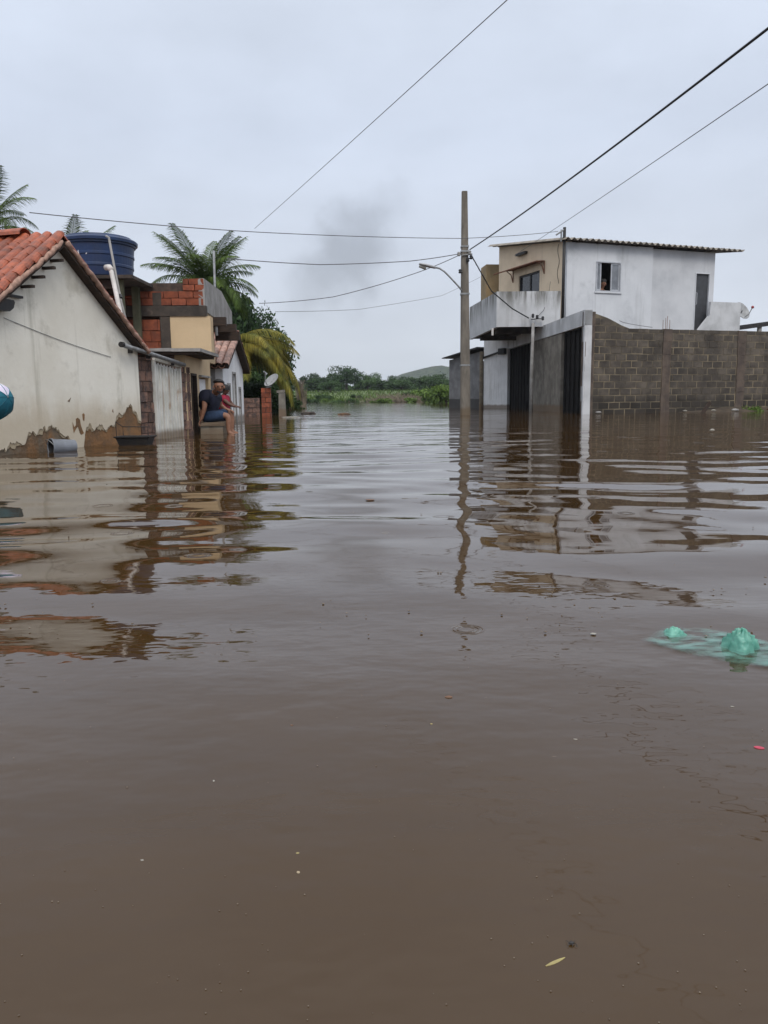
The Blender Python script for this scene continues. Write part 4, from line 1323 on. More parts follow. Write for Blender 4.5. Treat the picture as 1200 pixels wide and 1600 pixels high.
def bw_top(s):
    pts = [(-0.1, 2.98), (0.19, 2.97), (0.45, 2.90), (0.76, 2.815), (1.05, 2.70), (1.25, 2.615), (1.56, 2.52), (20, 2.55)]
    for (a, za), (b_, zb) in zip(pts[:-1], pts[1:]):
        if s <= b_:
            return za + (zb - za) * (s - a) / (b_ - a)
    return 2.55


bm = B()
prof_ = [(0.02, -0.9), (13.0, -0.9), (13.0, 2.545)] + [(s, bw_top(s) - 0.012) for s in (1.56, 1.4, 1.25, 1.05, 0.9, 0.76, 0.6, 0.45, 0.3, 0.19, 0.02)]
BW.poly(bm, prof_, -0.16, -0.013)
obj('joint_mortar', bm, M_bmort, bw)
piers = [(0.0, 0.30), (2.79, 3.09), (5.70, 6.02), (8.7, 9.0), (11.6, 11.9)]
for a, b_ in piers:
    bm = B()
    zz = bw_top((a + b_) / 2)
    n_ = 9
    for k in range(n_):
        z0, z1 = -0.9 + (zz + 0.9) * k / n_, -0.9 + (zz + 0.9) * (k + 1) / n_
        ja, jb = random.uniform(-.025, .02), random.uniform(-.02, .025)
        BW.box(bm, a + ja, b_ + jb, z0, z1 - (0.004 if k < n_ - 1 else 0), -0.165, 0.010 + random.uniform(0, .012), 0.004)
    obj('column', bm, M_pier, bw)
CH_, BLN = 0.205, 0.385
nb = 0
cache = {}
rest = B()
for seg in range(len(piers)):
    sa = piers[seg][1] + 0.01
    sb = piers[seg + 1][0] - 0.01 if seg + 1 < len(piers) else 13.0
    z = -0.06
    k = 0
    while z < 3.0:
        s = sa - (BLN * 0.5 if k % 2 else 0) - (0.1 if seg == 1 else 0)
        while s < sb - 0.03:
            a, b_ = max(s, sa), min(s + BLN * random.choice((1, 1, 1, 0.96, 1.03)), sb)
            s = s + BLN if b_ - max(s, sa) > 0 else b_
            if b_ - a < 0.07:
                continue
            zt_ = min(bw_top(a + 0.02), bw_top(b_ - 0.02))
            if z + 0.07 > zt_:
                continue
            h_ = min(CH_ - 0.027, zt_ - z - 0.008)
            a, b_ = a + 0.012 + random.uniform(0, 0.008), b_ - 0.013
            if s > 7.6:
                BW.box(rest, a, b_, z, z + h_, -0.12, random.uniform(-0.004, 0.004), 0.003)
                continue
            key = (round(b_ - a, 2), round(h_, 2))
            if key not in cache:
                bmx = B(); box(bmx, (0, 0, 0), BW.d * (b_ - a), BW.n * 0.12, (0, 0, h_), 0.004)
                bmesh.ops.recalc_face_normals(bmx, faces=bmx.faces)
                me = bpy.data.meshes.new('block'); bmx.to_mesh(me); bmx.free(); me.materials.append(M_block)
                cache[key] = me
            if nb < 299:
                link_copy('block', cache[key], bw, BW.P(a, z + random.uniform(-.004, .004), -0.125 + random.uniform(-0.004, 0.004)))
                nb += 1
        z += CH_
        k += 1
obj('further_blocks', rest, M_block, bw, kind='stuff')
for k in range(4):
    bm = B(); p0 = BW.P(2.82 + k * 0.075, 2.5, -0.08 + 0.03 * (k % 2)); tube(bm, [p0, p0 + Vector((random.uniform(-.01, .01), 0, 0.30 + 0.06 * (k % 3)))], 0.007, 6)
    obj('rebar', bm, M_rust, bw)
bm = B(); tube(bm, [BW.P(1.2 + 1.2 * k / 10, 2.74 - 0.17 * (k / 10) ** 0.6, -0.05) for k in range(11)], 0.008, 5)
obj('loose_wire', bm, M_wire, bw)

# ------------------------------------------------------------------ right: street front with gate openings
FD = Vector((-0.036, 1, 0)).normalized()
FF = Fr((KX - 0.02, KY - 0.02), FD, flip=True)        # s away from the camera, n towards the street
fz = 3.02
gw = thing('gateway_wall', FF.P(5, -0.8), 'concrete street front with white corner post, beam and two dark gateways', 'wall')
bm = B(); FF.box(bm, 0.0, 0.24, -0.9, 2.70, -0.20, 0.02)
obj('corner_post', bm, M_parap, gw)
bm = B(); FF.box(bm, 0.0, 11.8, 2.575, fz, -0.2, 0.026); FF.box(bm, 0.0, 0.24, 2.70, 3.0, -0.2, 0.024)
obj('beam', bm, M_parap, gw)
bm = B(); FF.box(bm, 2.62, 6.75, -0.9, 2.572, -0.18, 0.0)
obj('rendered_wall', bm, M_conc, gw)
bm = B(); FF.box(bm, 0.245, 2.615, -0.9, 2.57, -0.14, -0.10)
d1 = obj('small_gate', bm, M_dgate, gw)
for k in range(5):
    bm = B(); FF.box(bm, 0.30 + k * 0.5, 0.33 + k * 0.5, -0.9, 2.56, -0.098, -0.06)
    obj('bar', bm, M_dgate, d1)
bm = B(); FF.box(bm, 6.755, 11.75, -0.9, 2.57, -0.14, -0.10)
d2 = obj('large_gate', bm, M_dgate, gw)
for k in range(10):
    bm = B(); FF.box(bm, 6.80 + k * 0.54, 6.86 + k * 0.54, -0.9, 2.56, -0.098, -0.06)
    obj('rib', bm, M_dgate, d2)
bm = B(); FF.box(bm, 6.76, 7.12, 0.42, 0.95, 0.003, 0.10)
obj('meter_box', bm, M_dgate, gw)
# service mast in front of the wall
mp_ = thing('service_mast', FF.P(6.4, -0.8, 0.12), 'slim pale service mast between the rendered wall and large dark gate', 'post')
sm0 = at(830.5, 643, 27.9); smx = sm0.x - 0.02; smy = 27.9
bm = B(); tube(bm, [(smx, smy, -0.8), (smx - 0.005, smy, 1.4), (smx + 0.02, smy, 3.1)], [0.075, 0.066, 0.055], 10)
obj('shaft', bm, M_conc_g, mp_, smooth=True)
top_ = Vector((smx + 0.02, smy, 3.12))
for dx, dz in ((-0.02, 0.22), (0.13, 0.18), (0.33, 0.13)):
    bm = B(); p = top_ + Vector((dx, -0.05, dz)); lathe(bm, [(0, -0.07), (0.035, -0.06), (0.055, -0.02), (0.04, 0.0), (0.055, 0.03), (0.035, 0.07), (0, 0.08)], Matrix.Translation(p), 10)
    obj('insulator', bm, M_cable, mp_, smooth=True)
bm = B(); tube(bm, [top_ + Vector((-0.08, -0.05, 0.1)), top_ + Vector((0.15, -0.05, 0.12)), top_ + Vector((0.36, -0.05, 0.12))], 0.016, 6)
obj('bracket', bm, M_cable, mp_)

# ------------------------------------------------------------------ right: two-storey white and beige house
PF = Fr((6.6, 28.3), (0.94, 0.34))                    # white flank
EF = Fr((6.6, 28.3), (-0.34, 0.94), flip=True)        # beige front, n towards the street
EF.n = -Vector((EF.d.y, -EF.d.x, 0)) if Vector((EF.d.y, -EF.d.x, 0)).x > 0 else Vector((EF.d.y, -EF.d.x, 0))
hs = thing('two_storey_house', PF.P(3, -0.8, -2.5), 'two storey house with white flank, beige front and corrugated roof on the right', 'house')
bm = B()
PF.wall(bm, 0.0, 3.70, -0.9, 5.93, -0.18, 0.0, holes=[(1.22, 2.30, 4.27, 5.33)])
obj('white_wall', bm, M_white, hs)
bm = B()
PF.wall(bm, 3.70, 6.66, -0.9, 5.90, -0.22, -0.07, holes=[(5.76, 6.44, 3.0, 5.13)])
obj('white_rear_wall', bm, mat('shaded_white_paint', (0.60, 0.61, 0.635), (0.52, 0.53, 0.555), 0.9, 0.8, 0.003, 22, streak=((0.36, 0.37, 0.39), 0.35, 2.5), stain=((0.34, 0.36, 0.39), 0.4, 0.9, 0.55, 0.75)), hs)  # shade of the recessed part put into a greyer copy of the white
bm = B()
etop = lambda s: 5.96 + 0.135 * s
EF.wall(bm, 0.02, 5.05, 3.16, 5.96, -0.18, -0.002, holes=[(1.84, 3.40, 4.30, 5.24)], top=etop)
obj('beige_wall', bm, M_beige, hs)
bm = B()                                              # rear and far walls close the house
box(bm, PF.P(6.50, -0.9, -0.24), PF.d * 0.15, PF.n * -4.7, (0, 0, 6.75)); PF.wall(bm, 0.2, 6.5, 3.16, 6.5, -5.06, -4.92)
obj('rear_wall', bm, M_white, hs)
bm = B(); box(bm, PF.P(0.2, 3.0, -0.24), PF.d * 6.25, PF.n * -4.6, (0, 0, 0.1)); PF.box(bm, 3.0, 3.1, 3.1, 5.9, -4.9, -0.25)
obj('inner_floor', bm, M_inside, hs)
# roof sheets: low along the white flank, rising behind it
rdir = (EF.d + Vector((0, 0, 0.135))).normalized()
across = PF.d
for k in range(8):
    bm = B()
    s0 = -0.32 + k * 1.0
    n_ = 30
    rows = []
    for yy in (-0.34, 1.6, 3.4, 5.5):
        up_, lo_ = [], []
        for i in range(n_ + 1):
            s = s0 + (1.02) * i / n_
            z = 6.03 + 0.042 * math.sin(2 * math.pi * s / 0.255) + 0.006 * (k % 2) - 0.016 * max(0, s - 3.5) * 0.3
            p = PF.P(s, z) + rdir * yy
            up_.append(bm.verts.new(p)); lo_.append(bm.verts.new(p - Vector((0, 0, 0.012))))
        rows.append((up_, lo_))
    for (ua, la), (ub, lb) in zip(rows[:-1], rows[1:]):
        for i in range(n_):
            bm.faces.new((ua[i], ua[i + 1], ub[i + 1], ub[i])); bm.faces.new((la[i], lb[i], lb[i + 1], la[i + 1]))
    for u_, l_ in (rows[0], rows[-1]):
        for i in range(n_):
            bm.faces.new((u_[i], l_[i], l_[i + 1], u_[i + 1]))
    for i in (0, n_):
        for (ua, la), (ub, lb) in zip(rows[:-1], rows[1:]):
            bm.faces.new((ua[i], ub[i], lb[i], la[i]))
    obj('roof_sheet', bm, M_roofsheet, hs, smooth=False)
bm = B()
for s in np.arange(0.35, 6.6, 0.85):
    box(bm, PF.P(s, 5.905, 0.14), PF.d * 0.07, (rdir * 1.0) * 1 - PF.n * 0 , (0, 0, 0.075))
PF.box(bm, -0.1, 7.3, 5.945, 5.985, 0.02, 0.10)
obj('rafter_end', bm, M_wood, hs)
# flank window with sliding leaves
wn = B()
PF.box(wn, 1.222, 1.262, 4.272, 5.328, -0.12, 0.02); PF.box(wn, 2.258, 2.298, 4.272, 5.328, -0.12, 0.02); PF.box(wn, 1.262, 2.258, 5.288, 5.328, -0.12, 0.02); PF.box(wn, 1.262, 2.258, 4.272, 4.312, -0.12, 0.02)
wn = obj('window', wn, M_alu, hs, label='white flank window with sliding leaves')
for a, b_, tt in ((1.263, 1.47, -0.03), (1.88, 2.257, -0.02)):
    bm = B()
    PF.box(bm, a, a + 0.05, 4.313, 5.287, tt - 0.03, tt); PF.box(bm, b_ - 0.05, b_, 4.313, 5.287, tt - 0.03, tt); PF.box(bm, a + 0.05, b_ - 0.05, 5.237, 5.287, tt - 0.03, tt); PF.box(bm, a + 0.05, b_ - 0.05, 4.313, 4.363, tt - 0.03, tt)
    obj('sash', bm, M_alu, wn)
    bm = B(); PF.box(bm, a + 0.051, b_ - 0.051, 4.364, 5.236, tt - 0.022, tt - 0.012)
    obj('pane', bm, mat('frosted_pane', (0.20, 0.215, 0.24), (0.15, 0.16, 0.18), 4, 0.25, spec=0.5), wn)
bm = B(); PF.box(bm, 1.18, 2.34, 4.22, 4.268, -0.02, 0.045)
obj('sill', bm, M_white, wn)
# door
dd = B(); PF.box(dd, 5.79, 6.41, 3.0, 5.10, -0.17, -0.12)
dd = obj('door', dd, M_door, hs)
bm = B(); PF.box(bm, 5.76, 5.79, 3.0, 5.13, -0.16, -0.05); PF.box(bm, 6.41, 6.44, 3.0, 5.13, -0.16, -0.05); PF.box(bm, 5.79, 6.41, 5.10, 5.13, -0.16, -0.05)
obj('frame', bm, M_white, dd)
bm = B(); tube(bm, [PF.P(5.88, 3.95, -0.115), PF.P(5.88, 3.98, -0.085), PF.P(5.88, 4.38, -0.085), PF.P(5.88, 4.41, -0.115)], 0.016, 6)
obj('handle', bm, M_alu, dd)
# front window under the small awning frame
wn = B()
EF.box(wn, 1.842, 1.90, 4.302, 5.238, -0.14, -0.05); EF.box(wn, 3.34, 3.398, 4.302, 5.238, -0.14, -0.05); EF.box(wn, 1.90, 3.34, 5.18, 5.238, -0.14, -0.05); EF.box(wn, 1.90, 3.34, 4.302, 4.36, -0.14, -0.05); EF.box(wn, 2.59, 2.65, 4.36, 5.18, -0.13, -0.06)
wn = obj('window', wn, M_black, hs, label='dark glazed window under the rusty awning frame')
M_glass = mat('dark_glass', (0.025, 0.028, 0.034), (0.035, 0.04, 0.048), 2, 0.06, spec=0.6)
for a, b_ in ((1.901, 2.589), (2.651, 3.339)):
    bm = B(); EF.box(bm, a, b_, 4.361, 5.179, -0.105, -0.095)
    obj('pane', bm, M_glass, wn)
bm = B()
aw0, aw1, awz = 1.50, 4.85, 5.50
tube(bm, [EF.P(aw0, awz, 0.34), EF.P(aw1, awz, 0.34)], 0.026, 6)
tube(bm, [EF.P(aw0, awz + 0.02, 0.0), EF.P(aw0, awz, 0.34)], 0.022, 6)
tube(bm, [EF.P(3.84, awz + 0.02, 0.0), EF.P(3.84, awz, 0.34)], 0.022, 6)
EF.box(bm, aw0, 3.84, awz + 0.012, awz + 0.026, 0.0, 0.34)
obj('awning_frame', bm, M_rust, hs)
for s in (aw0, 3.84):
    bm = B(); tube(bm, [EF.P(s, awz - 0.02, 0.30), EF.P(s, awz - 0.16, 0.10), EF.P(s, awz - 0.42, 0.02)], 0.02, 6); tube(bm, [EF.P(s, awz, 0.01), EF.P(s, awz - 0.45, 0.01)], 0.022, 6)
    obj('awning_bracket', bm, M_rust, hs)
bm = B(); EF.box(bm, 2.75, 3.45, 6.0, 6.09, 0.0, 0.14)
obj('vent_hood', bm, M_black, hs)
bm = B(); tube(bm, [EF.P(0.55 + 0.06 * math.sin(k * 0.9), 5.95 - 0.115 * k, 0.012) for k in range(13)], 0.008, 5)
obj('wall_cable', bm, M_cable, hs)
# ochre stair tower behind the beige front
bm = B(); ob = at(760, 413, 33.6); box(bm, (ob.x, ob.y, 3.16), (0.62, 0.06, 0), (-0.1, 1.0, 0), (0, 0, ob.z - 3.16))
obj('stair_tower', bm, M_ochre, hs)
# balcony
bx0 = Vector((4.07, 28.0, 0)); bx1 = Vector((6.34, 28.02, 0)); bx2 = Vector((3.86, 34.7, 0))
B1 = Fr(bx0[:2], (bx1 - bx0)[:2]); B2 = Fr(bx0[:2], (bx2 - bx0)[:2], flip=True)
bm = B(); B1.box(bm, 0.0, 2.27, 2.985, 4.21, -0.12, 0.0)
obj('balcony_front', bm, M_parap_b, hs)
bm = B(); B2.poly(bm, [(0.125, 2.985), (6.7, 3.03), (6.7, 4.42), (0.125, 4.21)], -0.12, -0.001)
obj('balcony_side', bm, M_parap_b, hs)
bm = B(); prism(bm, [bx0 + Vector((0.13, 0.13, 3.05)), bx1 + Vector((-0.3, 0.13, 3.05)), Vector((5.75, 34.6, 3.05)), bx2 + Vector((0.13, -0.1, 3.05))], (0, 0, 0.1))
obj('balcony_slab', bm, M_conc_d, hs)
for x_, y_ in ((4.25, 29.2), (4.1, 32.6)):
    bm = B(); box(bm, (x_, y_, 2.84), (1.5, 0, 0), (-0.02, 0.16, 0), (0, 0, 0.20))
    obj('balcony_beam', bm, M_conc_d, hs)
bm = B(); tube(bm, [at(769.5, 513, 28.02), at(769.5, 524, 28.02)], 0.04, 8)
obj('drain_spout', bm, M_pvc, hs)
# ground-floor white wall under the balcony
lw = Fr((4.62, 35.6), (0.84, -1.35))
bm = B(); lw.box(bm, 0.0, 1.62, -0.9, 3.04, -0.15, 0.0)
obj('ground_floor_wall', bm, M_white2, hs)
bm = B(); tube(bm, [lw.P(0.03, 2.28, 0.05), lw.P(1.3, 2.50, 0.05)], 0.045, 6)
obj('conduit', bm, M_black, hs)
bm = B(); lw.box(bm, 1.15, 1.55, 2.36, 2.62, 0.005, 0.16)
obj('junction_box', bm, M_black, hs)
bm = B(); tube(bm, [lw.P(-0.12, -0.8, 0.06), lw.P(-0.10, 2.55, 0.06)], 0.085, 8)
obj('porch_post', bm, mat('timber_post', (0.26, 0.215, 0.15), (0.16, 0.13, 0.10), 5, 0.9, 0.01, 20, low=(SILT, 0.2, 0.1)), hs)
# stair parapet beside the door
bm = B()
PF.poly(bm, [(5.45, 2.85), (5.62, 2.95), (6.13, 3.50), (6.16, 4.02), (7.62, 4.02), (7.62, -0.9), (5.45, -0.9)], 0.25, 0.37)
obj('stair_parapet', bm, M_parap, hs)
bm = B()
for k in range(5):
    PF.box(bm, 6.1 + k * 0.28, 6.38 + k * 0.28, 2.0, 2.99 - k * 0.18, -0.06, 0.24)
obj('stair', bm, M_conc_g, hs)
# drainpipe mast on the corner
dm = thing('corner_mast', PF.P(-0.06, 3.0, 0.06), 'dark service pipe standing at the corner between beige front and white flank', 'mast')
dmx = at(879, 492, 28.1)
bm = B(); tube(bm, [(dmx.x, 28.1, 2.95), (dmx.x, 28.1, 6.38)], 0.055, 10)
obj('tube', bm, M_black, dm, smooth=True)
bm = B(); tube(bm, [(dmx.x - 0.11, 28.1, 6.30), (dmx.x - 0.11, 28.1, 5.9)], 0.03, 8); tube(bm, [(dmx.x - 0.30, 28.08, 6.12), (dmx.x - 0.02, 28.08, 6.30)], 0.03, 6)
obj('bracket', bm, M_steel, dm)
# satellite dish on the stair parapet
sd_ = thing('satellite_dish', PF.P(7.62, 3.4, 0.3), 'white satellite dish with red tipped feed arm beside the stair parapet', 'satellite dish')
dc = at(1160, 485, 30.9)
Mx = Matrix.Translation(dc) @ Vector((0.40, -0.78, 0.45)).normalized().to_track_quat('Z', 'Y').to_matrix().to_4x4()
bm = B()
pr = [(0.36 * k / 8, 0.09 * ((k / 8) ** 2 - 1)) for k in range(9)]
lathe(bm, pr + [(0.37, 0.0), (0.37, -0.015)] + [(x_, z_ - 0.016) for x_, z_ in pr[::-1]], Mx, 28)
obj('reflector', bm, M_dish, sd_, smooth=True)
fp = at(1176, 480, 30.6)
bm = B(); tube(bm, [at(1163, 496, 30.8), at(1170, 491, 30.7), fp], 0.016, 6)
obj('feed_arm', bm, M_steel, sd_)
bm = B(); ball(bm, fp, 0.055, n=10)
obj('feed_horn', bm, mat('red_plastic', (0.35, 0.05, 0.05)), sd_, smooth=True)
bm = B(); tube(bm, [dc, at(1153, 497, 31.0), at(1147, 503, 31.0)], 0.028, 6); tube(bm, [at(1153, 497, 31.0), at(1156, 491, 30.9)], 0.02, 6)
obj('mount', bm, M_steel, sd_)
# neighbour's low roof past the wall
nr_ = thing('lean_to_roof', (17.5, 35, -0.8), 'dark lean-to sheet roof on posts behind the block wall', 'shelter')
bm = B()
p0, p1 = at(1146, 512, 33), at(1240, 499, 34)
box(bm, p0, (p1 - p0), (0.4, 2.5, 0.1), (0, 0, 0.06)); box(bm, p0 + Vector((0, 0, -0.13)), (p1 - p0), (0, 0.07, 0), (0, 0, 0.12))
obj('roof', bm, M_black, nr_)
for px in (1187, 1232):
    q_ = at(px, 506, 33.6)
    bm = B(); cbox(bm, (q_.x, q_.y, (q_.z - 0.9) / 2 - 0.03), 0.14, 0.14, q_.z + 0.8)
    obj('post', bm, M_conc_g, nr_)
bm = B(); q_ = at(1205, 503, 33.8); box(bm, (q_.x - 0.0, q_.y, -0.8), (2.5, 0.5, 0), (0, 0.15, 0), (0, 0, 3.9))
obj('wall', bm, M_beige, nr_)

# person looking out of the flank window
pw = thing('person', PF.P(1.64, 3.2, -0.4), 'person with bare shoulders leaning at the open upstairs window', 'person')
h0 = PF.P(1.68, 4.58, -0.16)
nodes = [(PF.P(1.66, 3.35, -0.45), 0.15), (PF.P(1.66, 3.9, -0.42), 0.155), (PF.P(1.66, 4.30, -0.38), 0.15), (PF.P(1.67, 4.44, -0.24), 0.06), (h0, 0.10), (h0 + Vector((0, 0, 0.1)), 0.085),
         (PF.P(1.44, 4.34, -0.37), 0.07), (PF.P(1.36, 4.30, -0.16), 0.05), (PF.P(1.50, 4.345, -0.04), 0.035), (PF.P(1.88, 4.34, -0.37), 0.07), (PF.P(1.90, 4.14, -0.26), 0.05), (PF.P(1.80, 4.2, -0.2), 0.035),
         (PF.P(1.58, 3.1, -0.45), 0.12), (PF.P(1.74, 3.1, -0.45), 0.12)]
edges = [(0, 1), (1, 2), (2, 3), (3, 4), (4, 5), (2, 6), (6, 7), (7, 8), (2, 9), (9, 10), (10, 11), (0, 12), (0, 13)]
hand(None, PF.P(1.50, 4.345, -0.04), PF.d, (0, 0, -1), 1.0, nodes, edges, 8)
skin_mesh('body', nodes, edges, M_skin, pw)
face(pw, h0, PF.n, 0.11, PF.d, M_skin)
bm = B()
bmesh.ops.create_uvsphere(bm, u_segments=16, v_segments=12, radius=1, matrix=Matrix.Translation(h0 + Vector((0, 0.03, 0.06))) @ Matrix.Diagonal((0.118, 0.122, 0.125, 1)))
bmesh.ops.delete(bm, geom=[v for v in bm.verts if v.co.z < h0.z + 0.05], context='VERTS')
obj('hair', bm, M_hair, pw, smooth=True)

# grey shed beyond the balcony
sh = thing('shed', (4.0, 38, -0.8), 'small grey shed with thin dark roof behind the utility pole', 'shed')
SF = Fr((3.30, 38.6), (4.55 - 3.30, 36.35 - 38.6))
Ls = math.hypot(1.25, 2.25)
M_shed = mat('shed_grey', (0.22, 0.22, 0.225), (0.15, 0.15, 0.155), 2.5, 0.85, 0.004, 20, low=((0.045, 0.043, 0.042), 0.42, 0.06), streak=((0.17, 0.12, 0.09), 0.4, 4))
bm = B(); SF.wall(bm, 0, Ls, -0.9, 2.35, -0.12, 0.0, holes=[(1.0, 1.75, -0.9, 1.95)], top=lambda s: 2.32 + 0.11 * s)
box(bm, SF.P(0, -0.9, -0.12), SF.d * 0.12, SF.n * -2.2, (0, 0, 3.2)); SF.wall(bm, 0, Ls, -0.9, 2.3, -2.45, -2.33)
obj('wall', bm, M_shed, sh)
bm = B(); SF.box(bm, 1.01, 1.74, -0.9, 1.94, -0.09, -0.05)
obj('door', bm, mat('shed_door', (0.10, 0.075, 0.06), (0.14, 0.14, 0.14), 2, 0.8), sh)
bm = B(); prism(bm, [SF.P(-0.25, 2.40, 0.28), SF.P(Ls + 0.1, 2.72, 0.28), SF.P(Ls + 0.1, 2.80, 0.28), SF.P(-0.25, 2.44, 0.28)], SF.n * -2.9)
obj('roof', bm, M_black, sh)

# ------------------------------------------------------------------ utility pole with street lamp
PX, PY = 2.55, 24.0
up_ = thing('utility_pole', (PX, PY, -0.8), 'tall tapered concrete utility pole carrying a curved street lamp arm', 'utility pole')
bm = B()
sides = []
for z, hw, hd in ((-0.8, 0.155, 0.17), (2.0, 0.135, 0.15), (4.5, 0.108, 0.12), (6.58, 0.082, 0.09)):
    lx = -0.0085 * z
    c_ = Vector((PX + lx, PY, z))
    ring = [c_ + Vector(v) for v in ((-hw, -hd * 0.7, 0), (-hw * 0.7, -hd, 0), (hw * 0.7, -hd, 0), (hw, -hd * 0.7, 0), (hw, hd * 0.7, 0), (hw * 0.7, hd, 0), (-hw * 0.7, hd, 0), (-hw, hd * 0.7, 0))]
    sides.append([bm.verts.new(v) for v in ring])
for a, b_ in zip(sides[:-1], sides[1:]):
    for k in range(8):
        bm.faces.new((a[k], a[(k + 1) % 8], b_[(k + 1) % 8], b_[k]))
bm.faces.new(sides[-1]); bm.faces.new(sides[0][::-1])
obj('shaft', bm, M_pole, up_)
bm = B()
tube(bm, [at(724, 457, 23.9), at(716, 447, 23.9), at(704, 434, 23.9), at(694, 424, 23.9), at(687, 419.5, 23.9), at(680, 417.8, 23.9)], 0.026, 8)
lamp_arm = obj('lamp_arm', bm, M_steel, up_, smooth=True)
bm = B()
l0, l1 = at(681, 418.5, 23.9), at(654.5, 412.5, 23.9)
dl = (l1 - l0).normalized(); ul = Vector((0, 0, 1)); 
Mh = Matrix.Translation(l0) @ Matrix((dl, Vector((0, 1, 0)), Vector((0, 0, 1)))).transposed().to_4x4()
ln_ = (l1 - l0).length
rows = []
for tt, hw, hh in ((0, 0.035, 0.035), (0.08, 0.07, 0.05), (0.35, 0.085, 0.055), (0.42, 0.11, 0.06), (0.75, 0.115, 0.052), (0.95, 0.085, 0.035), (1.0, 0.04, 0.02)):
    rows.append([bm.verts.new(Mh @ Vector((tt * ln_, hw * math.cos(a), hh * math.sin(a) * (1.0 if math.sin(a) > 0 else 0.7)))) for a in np.linspace(0, 2 * math.pi, 13)[:-1]])
for a, b_ in zip(rows[:-1], rows[1:]):
    for k in range(12):
        bm.faces.new((a[k], a[(k + 1) % 12], b_[(k + 1) % 12], b_[k]))
bm.faces.new(rows[0][::-1]); bm.faces.new(rows[-1])
obj('lamp_head', bm, mat('lamp_grey', (0.42, 0.42, 0.43), (0.34, 0.34, 0.35), 8, 0.5), up_, smooth=True)
bm = B(); tube(bm, [at(655, 413.5, 23.9) + Vector((0, 0, -0.03)), at(666, 417, 23.9) + Vector((0, 0, -0.03))], [0.05, 0.07], 8)
obj('lamp_lens', bm, mat('lens', (0.35, 0.34, 0.31), (0.3, 0.3, 0.28), 5, 0.2), up_, smooth=True)
for z, ex in ((3.62, 0.02), (4.86, 0.02), (5.0, 0.018), (1.5, 0.015)):
    hw = 0.155 - (z + 0.8) * 0.0099 + ex
    bm = B(); cbox(bm, (PX - 0.0085 * z, PY, z), hw * 2, hw * 2.15, 0.05)
    obj('clamp_band', bm, M_steel, up_)
for px, py in ((734, 395), (736, 402), (731, 406), (717, 397), (719, 424)):
    c_ = at(px, py, 23.85)
    bm = B(); lathe(bm, [(0, -0.06), (0.04, -0.055), (0.055, -0.02), (0.035, 0.0), (0.055, 0.025), (0.035, 0.06), (0, 0.065)], Matrix.Translation(c_), 10)
    obj('insulator', bm, M_cable if py > 398 else M_conc_g, up_, smooth=True)
bm = B(); tube(bm, [at(722, 399, 23.85), at(738, 397, 23.85)], 0.02, 6); tube(bm, [at(724, 424, 23.9), at(718, 424, 23.9)], 0.016, 6)
obj('crossarm', bm, M_steel, up_)

# ------------------------------------------------------------------ cables
def cable(pts, r, m, label, sag=0.0, n=30, twist=False, cat='cable'):
    bm = B()
    P = []
    pts = [Vector(p) for p in pts]
    for a, b_ in zip(pts[:-1], pts[1:]):
        for k in range(n):
            t_ = k / n
            p = a.lerp(b_, t_)
            p.z -= sag * 4 * t_ * (1 - t_)
            P.append(p)
    P.append(pts[-1])
    if twist:
        for ph in (0, math.pi * 2 / 3, math.pi * 4 / 3):
            Q = []
            tot = 0
            for i, p in enumerate(P):
                if i:
                    tot += (P[i] - P[i - 1]).length
                d = (P[min(i + 1, len(P) - 1)] - P[max(i - 1, 0)]).normalized()
                a = Vector((0, 0, 1)).cross(d).normalized(); b2 = d.cross(a)
                th2 = tot * 2 * math.pi / twist + ph
                Q.append(p + (a * math.cos(th2) + b2 * math.sin(th2)) * r * 1.05)
            tube(bm, Q, r, 5)
    else:
        tube(bm, P, r, 5)
    o = obj('power_cable' if cat == 'cable' else cat, bm, m, smooth=True)
    return tag(o, label, cat, 'overhead cables')


def ext(a, b_, k):
    return b_ + (b_ - a) * k


pa = at(734, 390, 23.85)
pb = at(1000, 206, 13.2)
pc = at(1200, 13, 9.2)
# fit a shallow sag through the middle point
pe = ext(pa, pc, 0.75)
cable([pa, pe], 0.017, M_cable, 'thick black cable from the utility pole up to the top right', sag=0.22, n=120)
cable([at(752, 432, 44), ext(at(752, 432, 44), at(1200, 121, 10.5), 0.4)], 0.007, M_wire, 'thin grey line below the thick black cable at upper right', sag=0.1)
cable([at(46, 332, 15.5), at(400, 362.5, 20), at(720, 372.5, 23.6), at(872, 361.5, 28.0)], 0.0095, M_wire, 'long line from behind the blue tank to the white house corner pipe', sag=0.03)
cable([at(355, 404, 22), at(500, 413.5, 22.9), at(640, 408, 23.5), at(721, 396, 23.85)], 0.012, M_wire, 'cable from the big palm crown to the utility pole, ending on its left', sag=0.015)
cable([at(405, 474, 26), at(520, 464, 25), at(640, 430, 24.3), at(721, 397, 23.85)], 0.011, M_wire, 'lowest clear cable dipping from the yellow palm up to the utility pole', sag=0.03)
cable([at(430, 487, 30), at(560, 483.5, 34), at(690, 462, 40), at(752, 432, 44)], 0.010, mat('cable_pale', (0.30, 0.31, 0.33)), 'faint pale far line passing behind the utility pole at lamp level', sag=0.02)
cable([at(398, 357, 24), ext(at(398, 357, 24), at(790, 0, 10), 0.3)], 0.006, M_wire, 'straight thin line climbing to the top centre of the sky', sag=0.02)
cable([at(737, 400, 23.85), at(768, 455, 26.2), at(800, 482, 27.3), at(826, 497, 27.85)], 0.012, M_cable, 'black service drop from the utility pole to the slim mast', sag=0.0, n=24, twist=0.25)
cable([at(838, 497, 27.85), at(850, 484, 28.0), at(857, 462, 28.1), at(860, 440, 28.6)], 0.007, M_cable, 'short dark lead from the slim mast up the balcony front')

